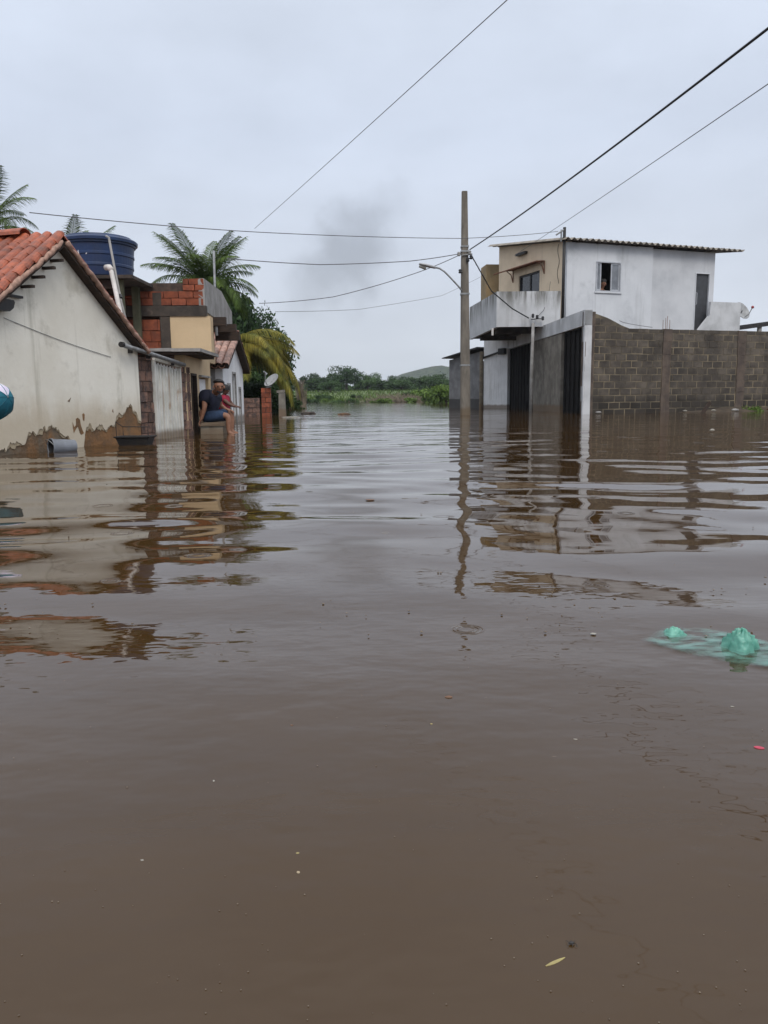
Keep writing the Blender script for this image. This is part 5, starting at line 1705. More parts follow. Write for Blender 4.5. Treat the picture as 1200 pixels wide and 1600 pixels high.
# ------------------------------------------------------------------ plants
def frond_mesh(name, m, ln_, droop, lw=0.30, n=58, curl=0.25, hang=0.6, el=None, wleaf=0.0165):
    """a pinnate palm leaf leaving the origin along +Y and up, arching over; leaflets hang"""
    bm = B()
    pts = []
    el = 1.05 - 0.25 * droop if el is None else el
    p = Vector((0, 0, 0))
    seg = 24
    for k in range(seg + 1):
        pts.append(p.copy())
        e = el - (droop * 1.9) * (k / seg) ** 1.25
        p = p + Vector((curl * 0.15 * (k / seg), math.cos(e), math.sin(e))) * (ln_ / seg)
    tube(bm, pts, [0.028 * (1 - 0.85 * k / seg) for k in range(seg + 1)], 5, cap=False)
    rnd = random.Random(hash(name) % 1000 + int(droop * 100))
    for k in range(n):
        t_ = 0.14 + 0.86 * k / (n - 1)
        f = t_ * seg
        i = min(int(f), seg - 1)
        p = pts[i].lerp(pts[i + 1], f - i)
        d = (pts[i + 1] - pts[i]).normalized()
        for sg in (-1, 1):
            side = Vector((sg, 0, 0))
            ll = lw * ln_ * (math.sin(math.pi * (0.10 + 0.86 * t_)) ** 0.7) * rnd.uniform(0.8, 1.1)
            hg = hang * rnd.uniform(0.6, 1.4)
            d1_ = (side * 0.85 + d * 0.75 + Vector((0, 0, 0.05 - 0.2 * hg))).normalized()
            d2_ = (side * 0.5 + d * 0.7 + Vector((0, 0, -1.0 * hg))).normalized()
            q1 = p + d1_ * ll * 0.45
            q2 = q1 + d2_ * ll * 0.55
            wv = d.cross(d1_).cross(d1_).normalized() * wleaf * ln_ / 3
            a, b_ = bm.verts.new(p - wv * 0.6), bm.verts.new(p + wv * 0.6)
            c_, e_ = bm.verts.new(q1 - wv), bm.verts.new(q1 + wv)
            t2 = bm.verts.new(q2)
            bm.faces.new((a, b_, e_, c_)); bm.faces.new((c_, e_, t2))
    me = bpy.data.meshes.new(name)
    bm.to_mesh(me); bm.free()
    me.materials.append(m)
    return me


FR_G = [frond_mesh('palm_frond', M_palm, 2.6, dr_, hang=hg) for dr_, hg in ((0.22, 0.6), (0.62, 0.85), (0.95, 1.1), (1.25, 1.35))]
FR_Y = [frond_mesh('palm_frond', M_palm_y, 3.1, dr_, hang=hg, n=120, el=el_, lw=0.27, wleaf=0.0105) for dr_, hg, el_ in ((0.9, 1.3, 0.75), (1.0, 1.6, 0.45), (1.0, 1.8, 0.2))]


def palm(crown, label, n, sc, tilt=0.0, first=None, meshes=None, azs=None, rtrunk=0.14):
    crown = Vector(crown)
    base = Vector((crown.x + 0.3, crown.y + 0.2, -0.8))
    p = thing('palm_tree', base, label, 'palm tree', 'palm trees on the left bank')
    bm = B()
    pts = [base.lerp(crown, t_) + Vector((0.12 * math.sin(t_ * 3), 0, 0)) for t_ in np.linspace(0, 1, 14)]
    pts[-1] = crown
    tube(bm, pts, [rtrunk * (1.25 - 0.55 * t_) * (1 + 0.06 * (i % 2)) for i, t_ in enumerate(np.linspace(0, 1, 14))], 9)
    obj('trunk', bm, M_trunk, p, smooth=False)
    meshes = meshes or FR_G
    for k in range(n):
        if azs:
            az, mi, s_ = azs[k % len(azs)]
            az += random.uniform(-6, 6)
        else:
            az = k * 137.5 + random.uniform(-15, 15)
            mi = min(len(meshes) - 1, int(len(meshes) * k / n))
            s_ = 1.0
        rot = Matrix.Rotation(R(-az), 4, 'Z') @ Matrix.Rotation(random.uniform(-0.12, 0.12), 4, 'Y')
        s_ = s_ * sc * random.uniform(0.9, 1.08)
        link_copy('frond', meshes[mi], p, crown + Vector((0, 0, 0.02 * (n - k))), rot, (s_, s_, s_))
    return p


# az: 0 = away from the camera, 90 = right, 180 = towards the camera, 270 = left
palm(at(320, 474, 28), 'large green coconut palm with spreading crown behind the brick house', 36, 0.90)
palm(at(360, 566, 27.5), 'yellowing palm with heavy drooping fronds beyond the white cottage', 26, 0.90, meshes=FR_Y + FR_G[2:3],
     azs=[(95, 0, 1.0), (120, 1, 1.05), (75, 1, 1.0), (150, 1, 0.95), (55, 0, 0.95), (180, 2, 0.9), (105, 2, 1.1), (30, 3, 1.0), (135, 0, 0.95), (85, 2, 1.15), (270, 3, 0.8), (320, 3, 0.9), (0, 3, 1.0), (110, 0, 0.85), (65, 2, 1.05), (230, 3, 0.7), (160, 0, 0.7)], rtrunk=0.11)
palm(at(-14, 366, 17), 'palm with upright feathery fronds above the white house roof ridge', 17, 0.45)
palm(at(110, 436, 23), 'palm whose low frond tips show behind the blue tank', 14, 0.68)


def crown_mesh(name, m, rx, ry, rz, n, leaf, lobes, seed, hollow=0.45, zmin=-0.6):
    """leaf-sized faces spread through several overlapping lobes, leaving gaps"""
    rg_ = np.random.default_rng(seed)
    ls = []
    for k in range(lobes):
        a = rg_.uniform(0, 6.28)
        el = rg_.uniform(zmin, 1.0)
        rad_ = rg_.uniform(0.25, 0.72)
        ls.append((np.array([math.cos(a) * rad_ * rx, math.sin(a) * rad_ * ry, el * rz * 0.72]), rg_.uniform(0.28, 0.5)))
    V = np.zeros((n * 4, 3), dtype=np.float32)
    for i in range(n):
        c, s = ls[rg_.integers(len(ls))]
        v = rg_.normal(size=3); v /= np.linalg.norm(v)
        rr_ = (hollow + (1 - hollow) * rg_.random() ** 0.5) * (1 + 0.18 * rg_.normal())
        p = c + v * rr_ * np.array([rx, ry, rz]) * s
        u = rg_.normal(size=3) + np.array([0, 0, -0.3]); u /= np.linalg.norm(u)
        w_ = np.cross(u, v + rg_.normal(size=3) * 0.6); w_ /= (np.linalg.norm(w_) + 1e-9)
        l_ = leaf * rg_.uniform(0.6, 1.4)
        V[i * 4] = p - u * l_ * 0.5
        V[i * 4 + 1] = p + w_ * l_ * 0.22
        V[i * 4 + 2] = p + u * l_ * 0.5
        V[i * 4 + 3] = p - w_ * l_ * 0.22
    me = bpy.data.meshes.new(name)
    me.vertices.add(n * 4); me.vertices.foreach_set('co', V.ravel())
    me.loops.add(n * 4); me.loops.foreach_set('vertex_index', np.arange(n * 4, dtype=np.int32))
    me.polygons.add(n); me.polygons.foreach_set('loop_start', np.arange(n, dtype=np.int32) * 4)
    me.update(calc_edges=True)
    me.materials.append(m)
    return me, ls


def trunk_mesh(name, h_, ls, r, m=M_trunk):
    bm = B()
    tube(bm, [(0, 0, 0), (0.04 * h_, 0.02 * h_, h_ * 0.4), (0, 0, h_ * 0.75)], [r * 1.3, r, r * 0.7], 7)
    for c, s in ls[:7]:
        tube(bm, [(0.03 * h_, 0.015 * h_, h_ * 0.5), Vector((c[0] * 0.5, c[1] * 0.5, h_ * 0.85 + c[2] * 0.3)), Vector((c[0], c[1], h_ + c[2]))], [r * 0.6, r * 0.4, r * 0.15], 5)
    me = bpy.data.meshes.new(name)
    bm.to_mesh(me); bm.free(); me.materials.append(m)
    return me


KINDS_T = {}
for key, (m_, rx, ry, rz, n, leaf, lobes, h_, r_) in {
    'mango': (M_mango, 2.0, 2.0, 1.8, 9000, 0.20, 16, 2.6, 0.16),
    'mango_b': (M_mango, 1.7, 1.7, 1.5, 7000, 0.18, 13, 2.0, 0.14),
    'far': (M_bush, 3.0, 2.6, 1.9, 4200, 0.36, 12, 1.9, 0.16),
    'far_b': (M_bush, 2.6, 2.4, 1.6, 3600, 0.34, 10, 1.5, 0.14),
    'far_tall': (M_mango, 3.4, 3.0, 2.3, 5200, 0.36, 20, 3.6, 0.22),
    'low': (M_bush, 1.5, 1.3, 0.8, 1800, 0.24, 8, 0.5, 0.08),
    'fresh': (M_fresh, 0.9, 0.9, 0.75, 900, 0.24, 8, 0.6, 0.05),
}.items():
    cm_, ls = crown_mesh('crown', m_, rx, ry, rz, n, leaf, lobes, len(key) * 7 + 3)
    KINDS_T[key] = (cm_, trunk_mesh('trunk', h_, ls, r_), h_)


def tree(key, x, y, z, sc, label, cat='tree', name='tree', group=None, rz=None):
    cm_, tm_, h_ = KINDS_T[key]
    p = thing(name, (x, y, z), label, cat, group)
    sc = sc if hasattr(sc, '__len__') else (sc, sc, sc)
    p.scale = sc
    p.rotation_euler.z = random.uniform(0, 6.28) if rz is None else rz
    for nm, me_, zz in (('trunk', tm_, 0), ('crown', cm_, h_)):
        o = bpy.data.objects.new(nm, me_); COL.objects.link(o); o.parent = p; o.location = (0, 0, zz)
    return p


# dark garden trees behind the left-hand houses
for key, px, py, y, sc, lb in (
        ('mango', 345, 500, 36, 0.95, 'dark broad mango tree rising behind the big palm, above the balcony'),
        ('mango_b', 384, 522, 33, 0.85, 'dark rounded tree between the two palms, tucked behind yellow fronds'),
        ('mango', 410, 560, 40, 0.85, 'dark green tree right of the yellow palm, rounding down to the dish'),
        ('mango_b', 440, 592, 46, 0.95, 'last dark tree of the left bank, nearest the open meadow'),
        ('mango_b', 268, 488, 38, 0.8, 'dark tree showing left of the big palm above the brick parapet'),
        ('mango_b', 398, 612, 33.5, 0.6, 'shaded tree directly behind the tilted dish on the left bank')):
    c_ = at(px, py, y)
    h_ = KINDS_T[key][2]
    z0 = -0.8
    sz = max(0.5, (c_.z - z0) / h_)
    tree(key, c_.x, y, z0, (sc, sc, min(sz, 1.6)), lb, group='dark trees on the left bank')
for px, py, y, sc, lb in ((386, 600, 30, 0.6, 'dark bush in the shade right of the white cottage door'), (400, 590, 31, 0.8, 'shaded bush under the yellow fronds behind the ruined brick wall'), (450, 622, 40, 0.6, 'low dark bush at the water right of the pale concrete post'),
                          (374, 592, 29, 0.7, 'dark bush peering over the white cottage gable'), (428, 612, 30, 0.8, 'dark bush behind the orange brick pillar')):
    c_ = at(px, py, y)
    tree('low', c_.x, y, c_.z - 0.75, sc, lb, 'bush', 'bush', 'dark bushes on the left bank')

# dead shrub at the left bank's end
db = thing('dead_shrub', (-5.6, 52, -0.8), 'bare greyish dead shrub at the far end of the left bank', 'shrub')
bm = B()
c0 = at(471, 640, 52)
for k in range(110):
    a = random.uniform(0, 6.28); r_ = random.uniform(0.1, 0.42)
    b0 = Vector((c0.x + random.uniform(-.3, .3), 52 + random.uniform(-.4, .4), -0.3))
    e0 = Vector((c0.x + r_ * math.cos(a) * 1.0, 52 + r_ * math.sin(a), 0.5 + 1.25 * random.random() ** 0.7))
    md = b0.lerp(e0, 0.5) + Vector((random.uniform(-.1, .1), 0, 0.15))
    tube(bm, [b0, md, e0, e0 + Vector((random.uniform(-.15, .15), random.uniform(-.1, .1), -random.uniform(0.0, 0.35)))], [0.03, 0.022, 0.014, 0.006], 4)
obj('twigs', bm, M_dead, db)
ruin('brick_wall', Fr((-5.4, 42), (1, -0.1)), -0.9, 0.55, 0.55, 'far low brick wall before the dead shrub', 'wall', bl=0.5, bh=0.2)

# tree line beyond the meadow
rt_ = random.Random(11)
big = [('far_tall', 541, 577, 150, 1.18, 'tallest feathery tree in the line beyond the meadow'),
       ('far', 627, 600, 146, 1.00, 'round dense tree right of the tallest one beyond the meadow'),
       ('far_b', 574, 588, 158, 1.18, 'dark tree just right of the tallest meadow tree'),
       ('far', 497, 590, 142, 0.97, 'bushy tree at the meadow edge nearest the left bank'),
       ('far_b', 516, 592, 138, 0.89, 'shrubby tree between the left bank and the tallest tree'),
       ('far', 655, 588, 160, 1.12, 'dark tree at the foot of the hill, left of the pole'),
       ('far_b', 683, 586, 148, 1.18, 'bushy tree under the hill beside the shed'),
       ('far', 604, 593, 148, 1.06, 'wide low tree in the middle of the meadow line')]
for key, px, py, y, sc, lb in big:
    c_ = at(px, py, y)
    h_ = KINDS_T[key][2]
    gz = ground_z(c_.x, y)
    tz = (c_.z - gz) / (h_ + 1.7)
    tree(key, c_.x, y, gz - 0.1, (sc, sc, max(0.55, min(tz, 1.3))), lb, group='trees beyond the meadow')
n_ = 0
for row, (y0, y1, cnt) in enumerate(((165, 185, 15), (190, 225, 17))):
    for k in range(cnt):
        y = rt_.uniform(y0, y1)
        x = -48 + 92 * (k + rt_.uniform(0.1, 0.9)) / cnt
        tree(rt_.choice(('far', 'far_b', 'far')), x, y, ground_z(x, y) - 0.2, rt_.uniform(0.85, 1.2), 'green bushy tree in the hazy row beyond the meadow', group='back rows of trees beyond the meadow')
for px, py, y, sc, lb in ((600, 622, 100, 0.6, 'small bush in the meadow right of the debris heap'), (558, 618, 103, 0.7, 'small round bush in the meadow left of the debris heap'), (505, 616, 99, 0.8, 'dark bush at the shore beside the dead shrub'), (640, 612, 108, 0.8, 'bush in the meadow below the hill')):
    c_ = at(px, py, y)
    tree('low', c_.x, y, ground_z(c_.x, y) - 0.1, sc, lb, 'bush', 'bush', 'bushes in the meadow')
# bright shrubs in front of the shed
for i, (px, y, sc, lb) in enumerate(((672, 74, 1.0, 'bright green shrub farthest left of the shed'), (686, 66, 1.1, 'bright green shrub second from the shed corner'), (697, 60, 1.0, 'bright green shrub against the shed corner'), (655, 86, 1.0, 'bright shrub nearest the debris heap'), (664, 80, 0.8, 'low bright shrub between the taller bright ones'))):
    c_ = at(px, 620, y)
    tree('fresh', c_.x, y, -0.35, (sc * 1.3, sc * 1.3, sc * 1.5), lb, 'shrub', 'shrub', 'bright shrubs at the water by the shed')

for i in range(16):
    px = 486 + i * 13.4 + rt_.uniform(-5, 5)
    c_ = at(px, 626, 95)
    y = shore(c_.x) + rt_.uniform(-3.5, 1.5)
    tree(rt_.choice(('low', 'fresh', 'low')), c_.x, y, ground_z(c_.x, y) - 0.25, rt_.uniform(0.45, 0.8), 'low leafy bush standing in the flooded meadow edge', 'bush', 'bush', 'bushes along the flooded meadow edge')
for i in range(22):
    px = 470 + i * 11.5 + rt_.uniform(-4, 4)
    y = rt_.uniform(160, 178)
    c_ = at(px, 612, y)
    tree('low', c_.x, y, ground_z(c_.x, y) - 0.3, rt_.uniform(1.1, 1.6), 'dark bush filling the foot of the far trees', 'bush', 'bush', 'bushes at the foot of the far trees')
# grass
bm_v, bm_f = [], []
rg_ = np.random.default_rng(3)
ng = 26000
gx = rg_.uniform(-60, 60, ng); gy = 94 + 75 * rg_.random(ng) ** 1.6
cov = []
V_ = np.zeros((ng * 3, 3), dtype=np.float32)
kk = 0
for i in range(ng):
    x_, y_ = gx[i], gy[i]
    if y_ < shore(x_) + 0.5:
        y_ = shore(x_) + rg_.uniform(0, 4)
    z_ = ground_z(x_, y_) - 0.05
    hh = rg_.uniform(0.15, 0.55); a = rg_.uniform(0, 3.14); ww_ = rg_.uniform(0.04, 0.12)
    V_[i * 3] = (x_ - ww_ * math.cos(a), y_ - ww_ * math.sin(a), z_)
    V_[i * 3 + 1] = (x_ + ww_ * math.cos(a), y_ + ww_ * math.sin(a), z_)
    V_[i * 3 + 2] = (x_ + rg_.uniform(-.15, .15), y_ + rg_.uniform(-.15, .15), z_ + hh)
me = bpy.data.meshes.new('grass')
me.vertices.add(ng * 3); me.vertices.foreach_set('co', V_.ravel())
me.loops.add(ng * 3); me.loops.foreach_set('vertex_index', np.arange(ng * 3, dtype=np.int32))
me.polygons.add(ng); me.polygons.foreach_set('loop_start', np.arange(ng, dtype=np.int32) * 3)
me.update(calc_edges=True); me.materials.append(M_grassy)
o = bpy.data.objects.new('grass', me); COL.objects.link(o)
tag(o, 'wild grass covering the meadow beyond the flood', 'grass', kind='stuff')

# flood debris heap before the meadow
dbm = B()
for k in range(900):
    c_ = at(random.gauss(628, 24), 627, 80)
    a = random.uniform(0, 3.14)
    p0 = Vector((c_.x, 80 + random.uniform(-3, 3), random.uniform(-0.05, 0.2)))
    d_ = Vector((math.cos(a), math.sin(a) * 0.5, random.uniform(-0.1, 1.3))) * random.uniform(0.25, 0.85)
    tube(dbm, [p0, p0 + d_ * 0.5 + Vector((0, 0, 0.1)), p0 + d_], [0.03, 0.022, 0.01], 4)
o = obj('debris_heap', dbm, M_dead, kind='stuff')
tag(o, 'heap of grey brown branches stranded before the meadow', 'debris')
for px, y, sc, lb in ((602, 78, 0.75, 'green weed clump left in the debris heap'), (640, 77, 0.8, 'green weed clump right in the debris heap'), (585, 82, 0.5, 'small weed clump at the left end of the heap')):
    c_ = at(px, 627, y)
    tree('fresh', c_.x, y - 3, -0.28, (sc * 1.4, sc, sc * 0.85), lb, 'weeds', 'weed_clump', 'weed clumps in the debris heap')

# ------------------------------------------------------------------ flotsam
def lump(name, c, r, m, label, cat, sx=1, sy=1, sz=0.5, seed=0, group=None):
    bm = B()
    bmesh.ops.create_icosphere(bm, subdivisions=2, radius=1)
    for v in bm.verts:
        k = 1 + 0.35 * noise.noise(v.co * 1.7 + Vector((seed * 3.1, 0, 0)))
        v.co = Vector((v.co.x * sx, v.co.y * sy, v.co.z * sz)) * r * k
    o = obj(name, bm, m, loc=None, keep=True, smooth=False)
    o.location = c
    return tag(o, label, cat, group)


def leaf(px, py, ln_, wd, az, m, label, cat='leaf', name='floating_leaf', curl=0.012):
    if py > 850:
        k_ = 0.7 if ln_ > 0.015 else 0.5
        ln_, wd = ln_ * k_, wd * k_
    c = onw(px, py)
    bm = B()
    rows = []
    for k in range(6):
        t_ = k / 5
        w_ = wd * math.sin(math.pi * min(0.97, 0.06 + 0.92 * t_)) ** 0.8 * 0.5
        z = curl * ln_ * (2 * t_ - 1) ** 2 + 0.0002
        rows.append([bm.verts.new((x_, (t_ - 0.5) * ln_, z + zz)) for x_, zz in ((-w_, 0.04 * w_), (0, 0), (w_, 0.04 * w_))])
    for a, b_ in zip(rows[:-1], rows[1:]):
        for i in range(2):
            bm.faces.new((a[i], a[i + 1], b_[i + 1], b_[i]))
    r_ = bmesh.ops.extrude_face_region(bm, geom=bm.faces[:])
    bmesh.ops.translate(bm, verts=[v for v in r_['geom'] if isinstance(v, bmesh.types.BMVert)], vec=(0, 0, -0.0012))
    o = obj(name, bm, m, keep=True)
    o.location = (c.x, c.y, 0.0)
    o.rotation_euler.z = R(az)
    return tag(o, label, cat)


M_ly = mat('leaf_yellow', (0.36, 0.30, 0.12), (0.25, 0.2, 0.09), 60, 0.6)
M_lb = mat('leaf_brown', (0.17, 0.085, 0.045), (0.1, 0.055, 0.03), 60, 0.6)
M_lp = mat('petal_pink', (0.48, 0.06, 0.10), (0.36, 0.05, 0.08), 60, 0.6)
M_lt = mat('leaf_tan', (0.42, 0.33, 0.22), (0.3, 0.24, 0.15), 60, 0.6)
leaf(868, 1503, 0.036, 0.0055, -62, M_ly, 'slender yellowish leaf floating near the bottom edge of the water')
leaf(1186, 1168, 0.022, 0.014, 70, M_lp, 'pink petal floating at the right edge below the green bag', 'petal', 'floating_petal')
leaf(466, 1363, 0.010, 0.008, 30, M_lt, 'tan speck of leaf, lower of two left of the middle')
leaf(465, 1333, 0.009, 0.007, 100, M_ly, 'olive speck of leaf, upper of two left of the middle')
leaf(866, 1183, 0.014, 0.010, 80, M_lt, 'tan leaf scrap floating below the green bag')
leaf(701, 1089, 0.020, 0.016, 85, M_lb, 'brown leaf floating in the middle of the near water')
leaf(674, 1131, 0.010, 0.008, 40, M_ly, 'small yellow scrap just below the brown floating leaf')
leaf(927, 990, 0.020, 0.016, 90, M_litter_w, 'white scrap floating left of the green bag', 'litter', 'floating_scrap')
leaf(578, 781, 0.055, 0.045, 60, M_lb, 'dark leaf floating far out in the mid channel')
leaf(640, 779, 0.09, 0.03, 88, M_dead, 'dark twig of bark floating beside the far dark leaf', 'bark', 'floating_bark')
leaf(988, 1227, 0.016, 0.012, 20, M_lb, 'dark crumpled leaf on the right of the near water')
leaf(1100, 1240, 0.014, 0.010, 120, M_lb, 'small dark leaf nearest the right edge of the near water')
leaf(334, 1220, 0.010, 0.006, 10, M_litter_w, 'pale speck alone on the left of the near water', 'litter', 'floating_scrap')
leaf(456, 1133, 0.011, 0.008, 60, M_lb, 'dark speck left of the brown floating leaf')
leaf(899, 1155, 0.014, 0.005, 75, M_litter_w, 'pale sliver floating above the tan scrap', 'litter', 'floating_scrap')
leaf(222, 1344, 0.009, 0.006, 75, M_litter_w, 'pale speck at lower left of the near water', 'litter', 'floating_scrap')
leaf(1144, 1104, 0.014, 0.008, 75, M_litter_w, 'pale speck below the larger bulge of the green bag', 'litter', 'floating_scrap')
ins = thing('insect', onw(893, 1476), 'tiny dark insect on the water above the slender leaf', 'insect')
c_ = onw(893, 1476)
bm = B(); ball(bm, c_ + Vector((0, 0, 0.002)), 0.0017, 1.8, 1, 0.8, n=8)
obj('body', bm, M_black, ins)
for sg in (-1, 1):
    for a in (-0.5, 0.0, 0.5):
        bm = B(); tube(bm, [c_ + Vector((a * 0.004, 0, 0.002)), c_ + Vector((a * 0.008, sg * 0.0025, 0.0028)), c_ + Vector((a * 0.010, sg * 0.0045, 0.0008))], 0.00025, 4)
        obj('leg', bm, M_black, ins)
bm = B()
rd = random.Random(4)
for k in range(150):
    px, py = rd.uniform(-60, 1260), 1000 + 600 * rd.random() ** 0.8
    c = onw(px, py)
    ball(bm, c + Vector((0, 0, 0.0006)), rd.uniform(0.0004, 0.0011), 1, 1, 0.5, n=5)
for k in range(160):
    px, py = rd.uniform(-60, 1260), rd.uniform(690, 1000)
    c = onw(px, py)
    ball(bm, c + Vector((0, 0, 0.0006)), rd.uniform(0.001, 0.004), 1, 1, 0.5, n=5)
tag(obj('floating_specks', bm, mat('specks', (0.10, 0.07, 0.048), (0.2, 0.16, 0.12), 40, 0.8), kind='stuff'), 'fine floating specks scattered over the brown water', 'specks')

# green plastic bag: one wet film with two air-filled bulges
bg0 = onw(1157, 1012); bg1 = onw(1053, 990)
bagt = thing('plastic_bag', (bg0.x, bg0.y, 0), 'translucent green plastic bag floating at the right with two air bulges', 'plastic bag')


def bulge(c, r, hgt, seed, nm, el=1.0):
    bm = B()
    rows = []
    n_, m_ = 40, 22
    for j in range(m_ + 1):
        t_ = j / m_
        row = []
        for i in range(n_):
            a = 2 * math.pi * i / n_
            w_ = 1 + 0.16 * math.sin(3 * a + seed) + 0.10 * math.sin(7 * a + seed * 2) * t_
            rr_ = r * t_ * w_
            z = hgt * (1 - t_ ** 2) ** 0.75 * (1 + 0.12 * math.sin(5 * a + 9 * t_ + seed)) - 0.004 * t_
            wr = 0.10 * r * noise.noise(Vector((7 * t_ * math.cos(a) + seed, 7 * t_ * math.sin(a), seed))) + 0.05 * r * noise.noise(Vector((17 * t_ * math.cos(a), 17 * t_ * math.sin(a), seed)))
            row.append(bm.verts.new((c.x + (rr_ + wr) * math.cos(a) * el, c.y + (rr_ + wr) * math.sin(a), z + wr)))
        rows.append(row)
    for a, b_ in zip(rows[:-1], rows[1:]):
        for i in range(n_):
            bm.faces.new((a[i], a[(i + 1) % n_], b_[(i + 1) % n_], b_[i]))
    bmesh.ops.remove_doubles(bm, verts=bm.verts, dist=1e-6)
    return obj(nm, bm, M_bag_g, bagt, smooth=True)


bulge(bg0, 0.036, 0.042, 1.0, 'air_bulge')
bulge(bg1, 0.024, 0.015, 2.2, 'air_bulge', 1.0)
m = bpy.data.materials.new('bag_film')
m.use_nodes = True
t = m.node_tree
N = t.nodes.new; L = t.links.new
b = t.nodes['Principled BSDF']
b.inputs['Base Color'].default_value = (0.16, 0.36, 0.30, 1)
b.inputs['Roughness'].default_value = 0.12
g = N('ShaderNodeNewGeometry')
n1 = N('ShaderNodeTexNoise'); n1.inputs['Scale'].default_value = 22; n1.inputs['Detail'].default_value = 5
mpn = N('ShaderNodeMapping'); mpn.inputs['Scale'].default_value = (0.7, 1.6, 1)
L(g.outputs['Position'], mpn.inputs[0]); L(mpn.outputs[0], n1.inputs['Vector'])
at_ = N('ShaderNodeAttribute'); at_.attribute_name = 'thin'
mm = N('ShaderNodeMath'); mm.operation = 'MULTIPLY'
mr = N('ShaderNodeMapRange'); mr.inputs['From Min'].default_value = 0.38; mr.inputs['From Max'].default_value = 0.66; mr.inputs['To Max'].default_value = 0.62
L(n1.outputs['Fac'], mr.inputs['Value'])
L(mr.outputs[0], mm.inputs[0]); L(at_.outputs['Fac'], mm.inputs[1])
L(mm.outputs[0], b.inputs['Alpha'])
bm = B()
n_, m_ = 46, 18
A0, A1 = onw(1020, 990), onw(1240, 1030)
grid = []
thin = []
for j in range(m_ + 1):
    row = []
    for i in range(n_ + 1):
        u_, v_ = i / n_, j / m_ * 2 - 1
        c = A0.lerp(A1, u_)
        wd = 0.085 * math.sin(math.pi * min(1, 0.12 + u_ * 0.75)) + 0.02
        p = c + Vector((0.05 * v_, wd * v_, 0))
        z = 0.0022 + 0.0022 * noise.noise(Vector((p.x * 22, p.y * 34, 0)))
        row.append(bm.verts.new((p.x, p.y, max(0.0006, z))))
        thin.append(max(0.0, min(1, (1 - abs(v_)) * 5)) * max(0.0, min(1, u_ * 9)))
    grid.append(row)
for j in range(m_):
    for i in range(n_):
        bm.faces.new((grid[j][i], grid[j][i + 1], grid[j + 1][i + 1], grid[j + 1][i]))
fo = obj('film', bm, m, bagt, smooth=True)
at2 = fo.data.attributes.new('thin', 'FLOAT', 'POINT')
at2.data.foreach_set('value', thin)

# things stranded against the far walls
lump('floating_log', onw(537, 648), 0.13, mat('log_brown', (0.15, 0.085, 0.045), (0.07, 0.045, 0.03), 8, 0.8), 'short brown log floating in the channel before the debris heap', 'log', 1.9, 0.6, 0.5, 1)
lump('floating_sack', onw(482, 647), 0.2, M_conc_d, 'grey sodden sack drifting off the left bank', 'sack', 1.5, 0.8, 0.45, 2)
lump('foam_scrap', onw(391, 642), 0.10, M_litter_w, 'white foam scrap caught below the dark ruined wall', 'litter', 1.4, 0.7, 0.5, 3)
lump('foam_scrap', onw(414, 637), 0.13, M_litter_w, 'white foam scrap under the orange brick pillar', 'litter', 1.3, 0.8, 0.4, 4)
lump('foam_scrap', at(1013, 653, 20.5) * Vector((1, 1, 0)).length * 0 + Vector((onw(1113, 672).x, onw(1113, 672).y, 0)), 0.035, M_litter_w, 'white litter lump floating before the block wall columns', 'litter', 1.1, 0.8, 0.6, 5)
lump('pale_sack', onw(455, 652), 0.16, M_litter_w, 'pale plastic sheet floating off the left bank near the post', 'litter', 1.9, 1.0, 0.14, 7)
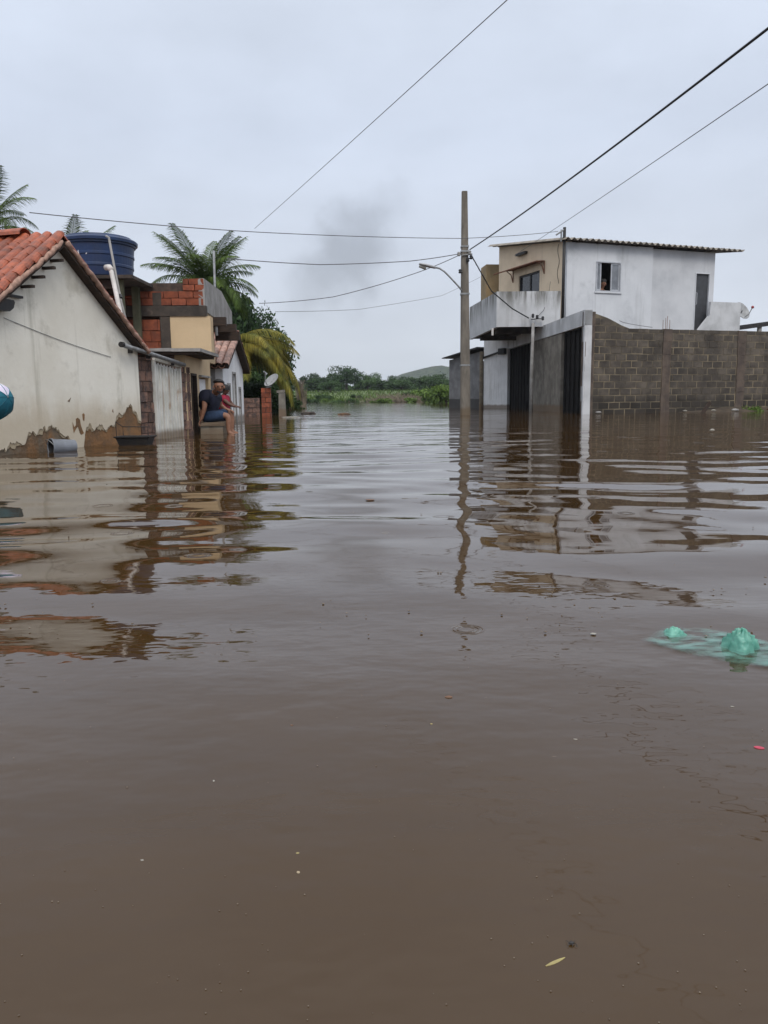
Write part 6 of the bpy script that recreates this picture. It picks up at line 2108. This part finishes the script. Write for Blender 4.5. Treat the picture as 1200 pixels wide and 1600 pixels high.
# silt bank with litter and weed at the foot of the block wall
bm = B()
rows = []
for j in range(9):
    row = []
    for i in range(60):
        s = 3.0 + 10.0 * i / 59
        tt = 0.02 + 1.3 * j / 8
        edge = min(1, (s - 3.0) / 2.5)
        z = 0.16 * (1 - (j / 8) ** 0.8 * 1.5) * edge - 0.03 + 0.03 * noise.noise(Vector((s * 2.2, tt * 4, 0)))
        row.append(bm.verts.new(BW.P(s, z, tt)))
    rows.append(row)
for a, b_ in zip(rows[:-1], rows[1:]):
    for i in range(59):
        bm.faces.new((a[i], a[i + 1], b_[i + 1], b_[i]))
obj('silt_bank', bm, M_soil, smooth=True, kind='structure')
wp = BW.P(6.1, 0.05, 0.30)
tree('fresh', wp.x, wp.y, -0.32, (0.42, 0.42, 0.42), 'bright yellow green weed at the foot of the block wall', 'weed', 'weed_clump')
for k, (s, t_, r_, m_, lb) in enumerate(((3.3, 0.5, 0.05, M_litter_w, 'crumpled white litter at the foot of the first wall column'), (4.3, 0.6, 0.06, M_litter_w, 'pale litter on the silt between the wall columns'), (4.8, 0.9, 0.035, M_litter_w, 'small pale litter at the edge of the silt'), (5.3, 0.45, 0.09, M_conc_g, 'grey rubble lump left of the bright weed'), (6.7, 0.5, 0.1, M_lb, 'brown rubble lump right of the bright weed'), (0.35, 0.25, 0.06, M_conc_g, 'grey rubble lump at the white corner post'))):
    p = BW.P(s, 0.05, t_)
    lump('litter' if m_ is M_litter_w else 'rubble', p, r_, m_, lb, 'litter' if m_ is M_litter_w else 'rubble', 1.4, 0.8, 0.5, 10 + k)
pk = thing('wooden_plank', BW.P(3.55, 0.0, 1.0), 'splintered plank end poking out of the water before the block wall', 'plank')
bm = B(); p = BW.P(3.5, -0.15, 1.0); box(bm, p, (0.30, 0.05, 0.42), (0.02, 0.06, 0), (-0.10, 0, 0.07), 0.01)
obj('board', bm, M_wood, pk)

# ------------------------------------------------------------------ haze: the damp air of a rainy day
bm = B()
box(bm, (-2600, -320, -1.9), (5200, 0, 0), (0, 3400, 0), (0, 0, 50))
hm = bpy.data.materials.new('damp_air')
hm.use_nodes = True
t = hm.node_tree
t.nodes.clear()
vo_ = t.nodes.new('ShaderNodeVolumePrincipled')
vo_.inputs['Color'].default_value = (0.85, 0.9, 0.97, 1)
vo_.inputs['Density'].default_value = 0.00030
vo_.inputs['Anisotropy'].default_value = 0.2
om = t.nodes.new('ShaderNodeOutputMaterial')
t.links.new(vo_.outputs[0], om.inputs['Volume'])
ho = obj('haze', bm, hm, kind='stuff')
tag(ho, 'thin rain haze over the whole street and meadow', 'haze')
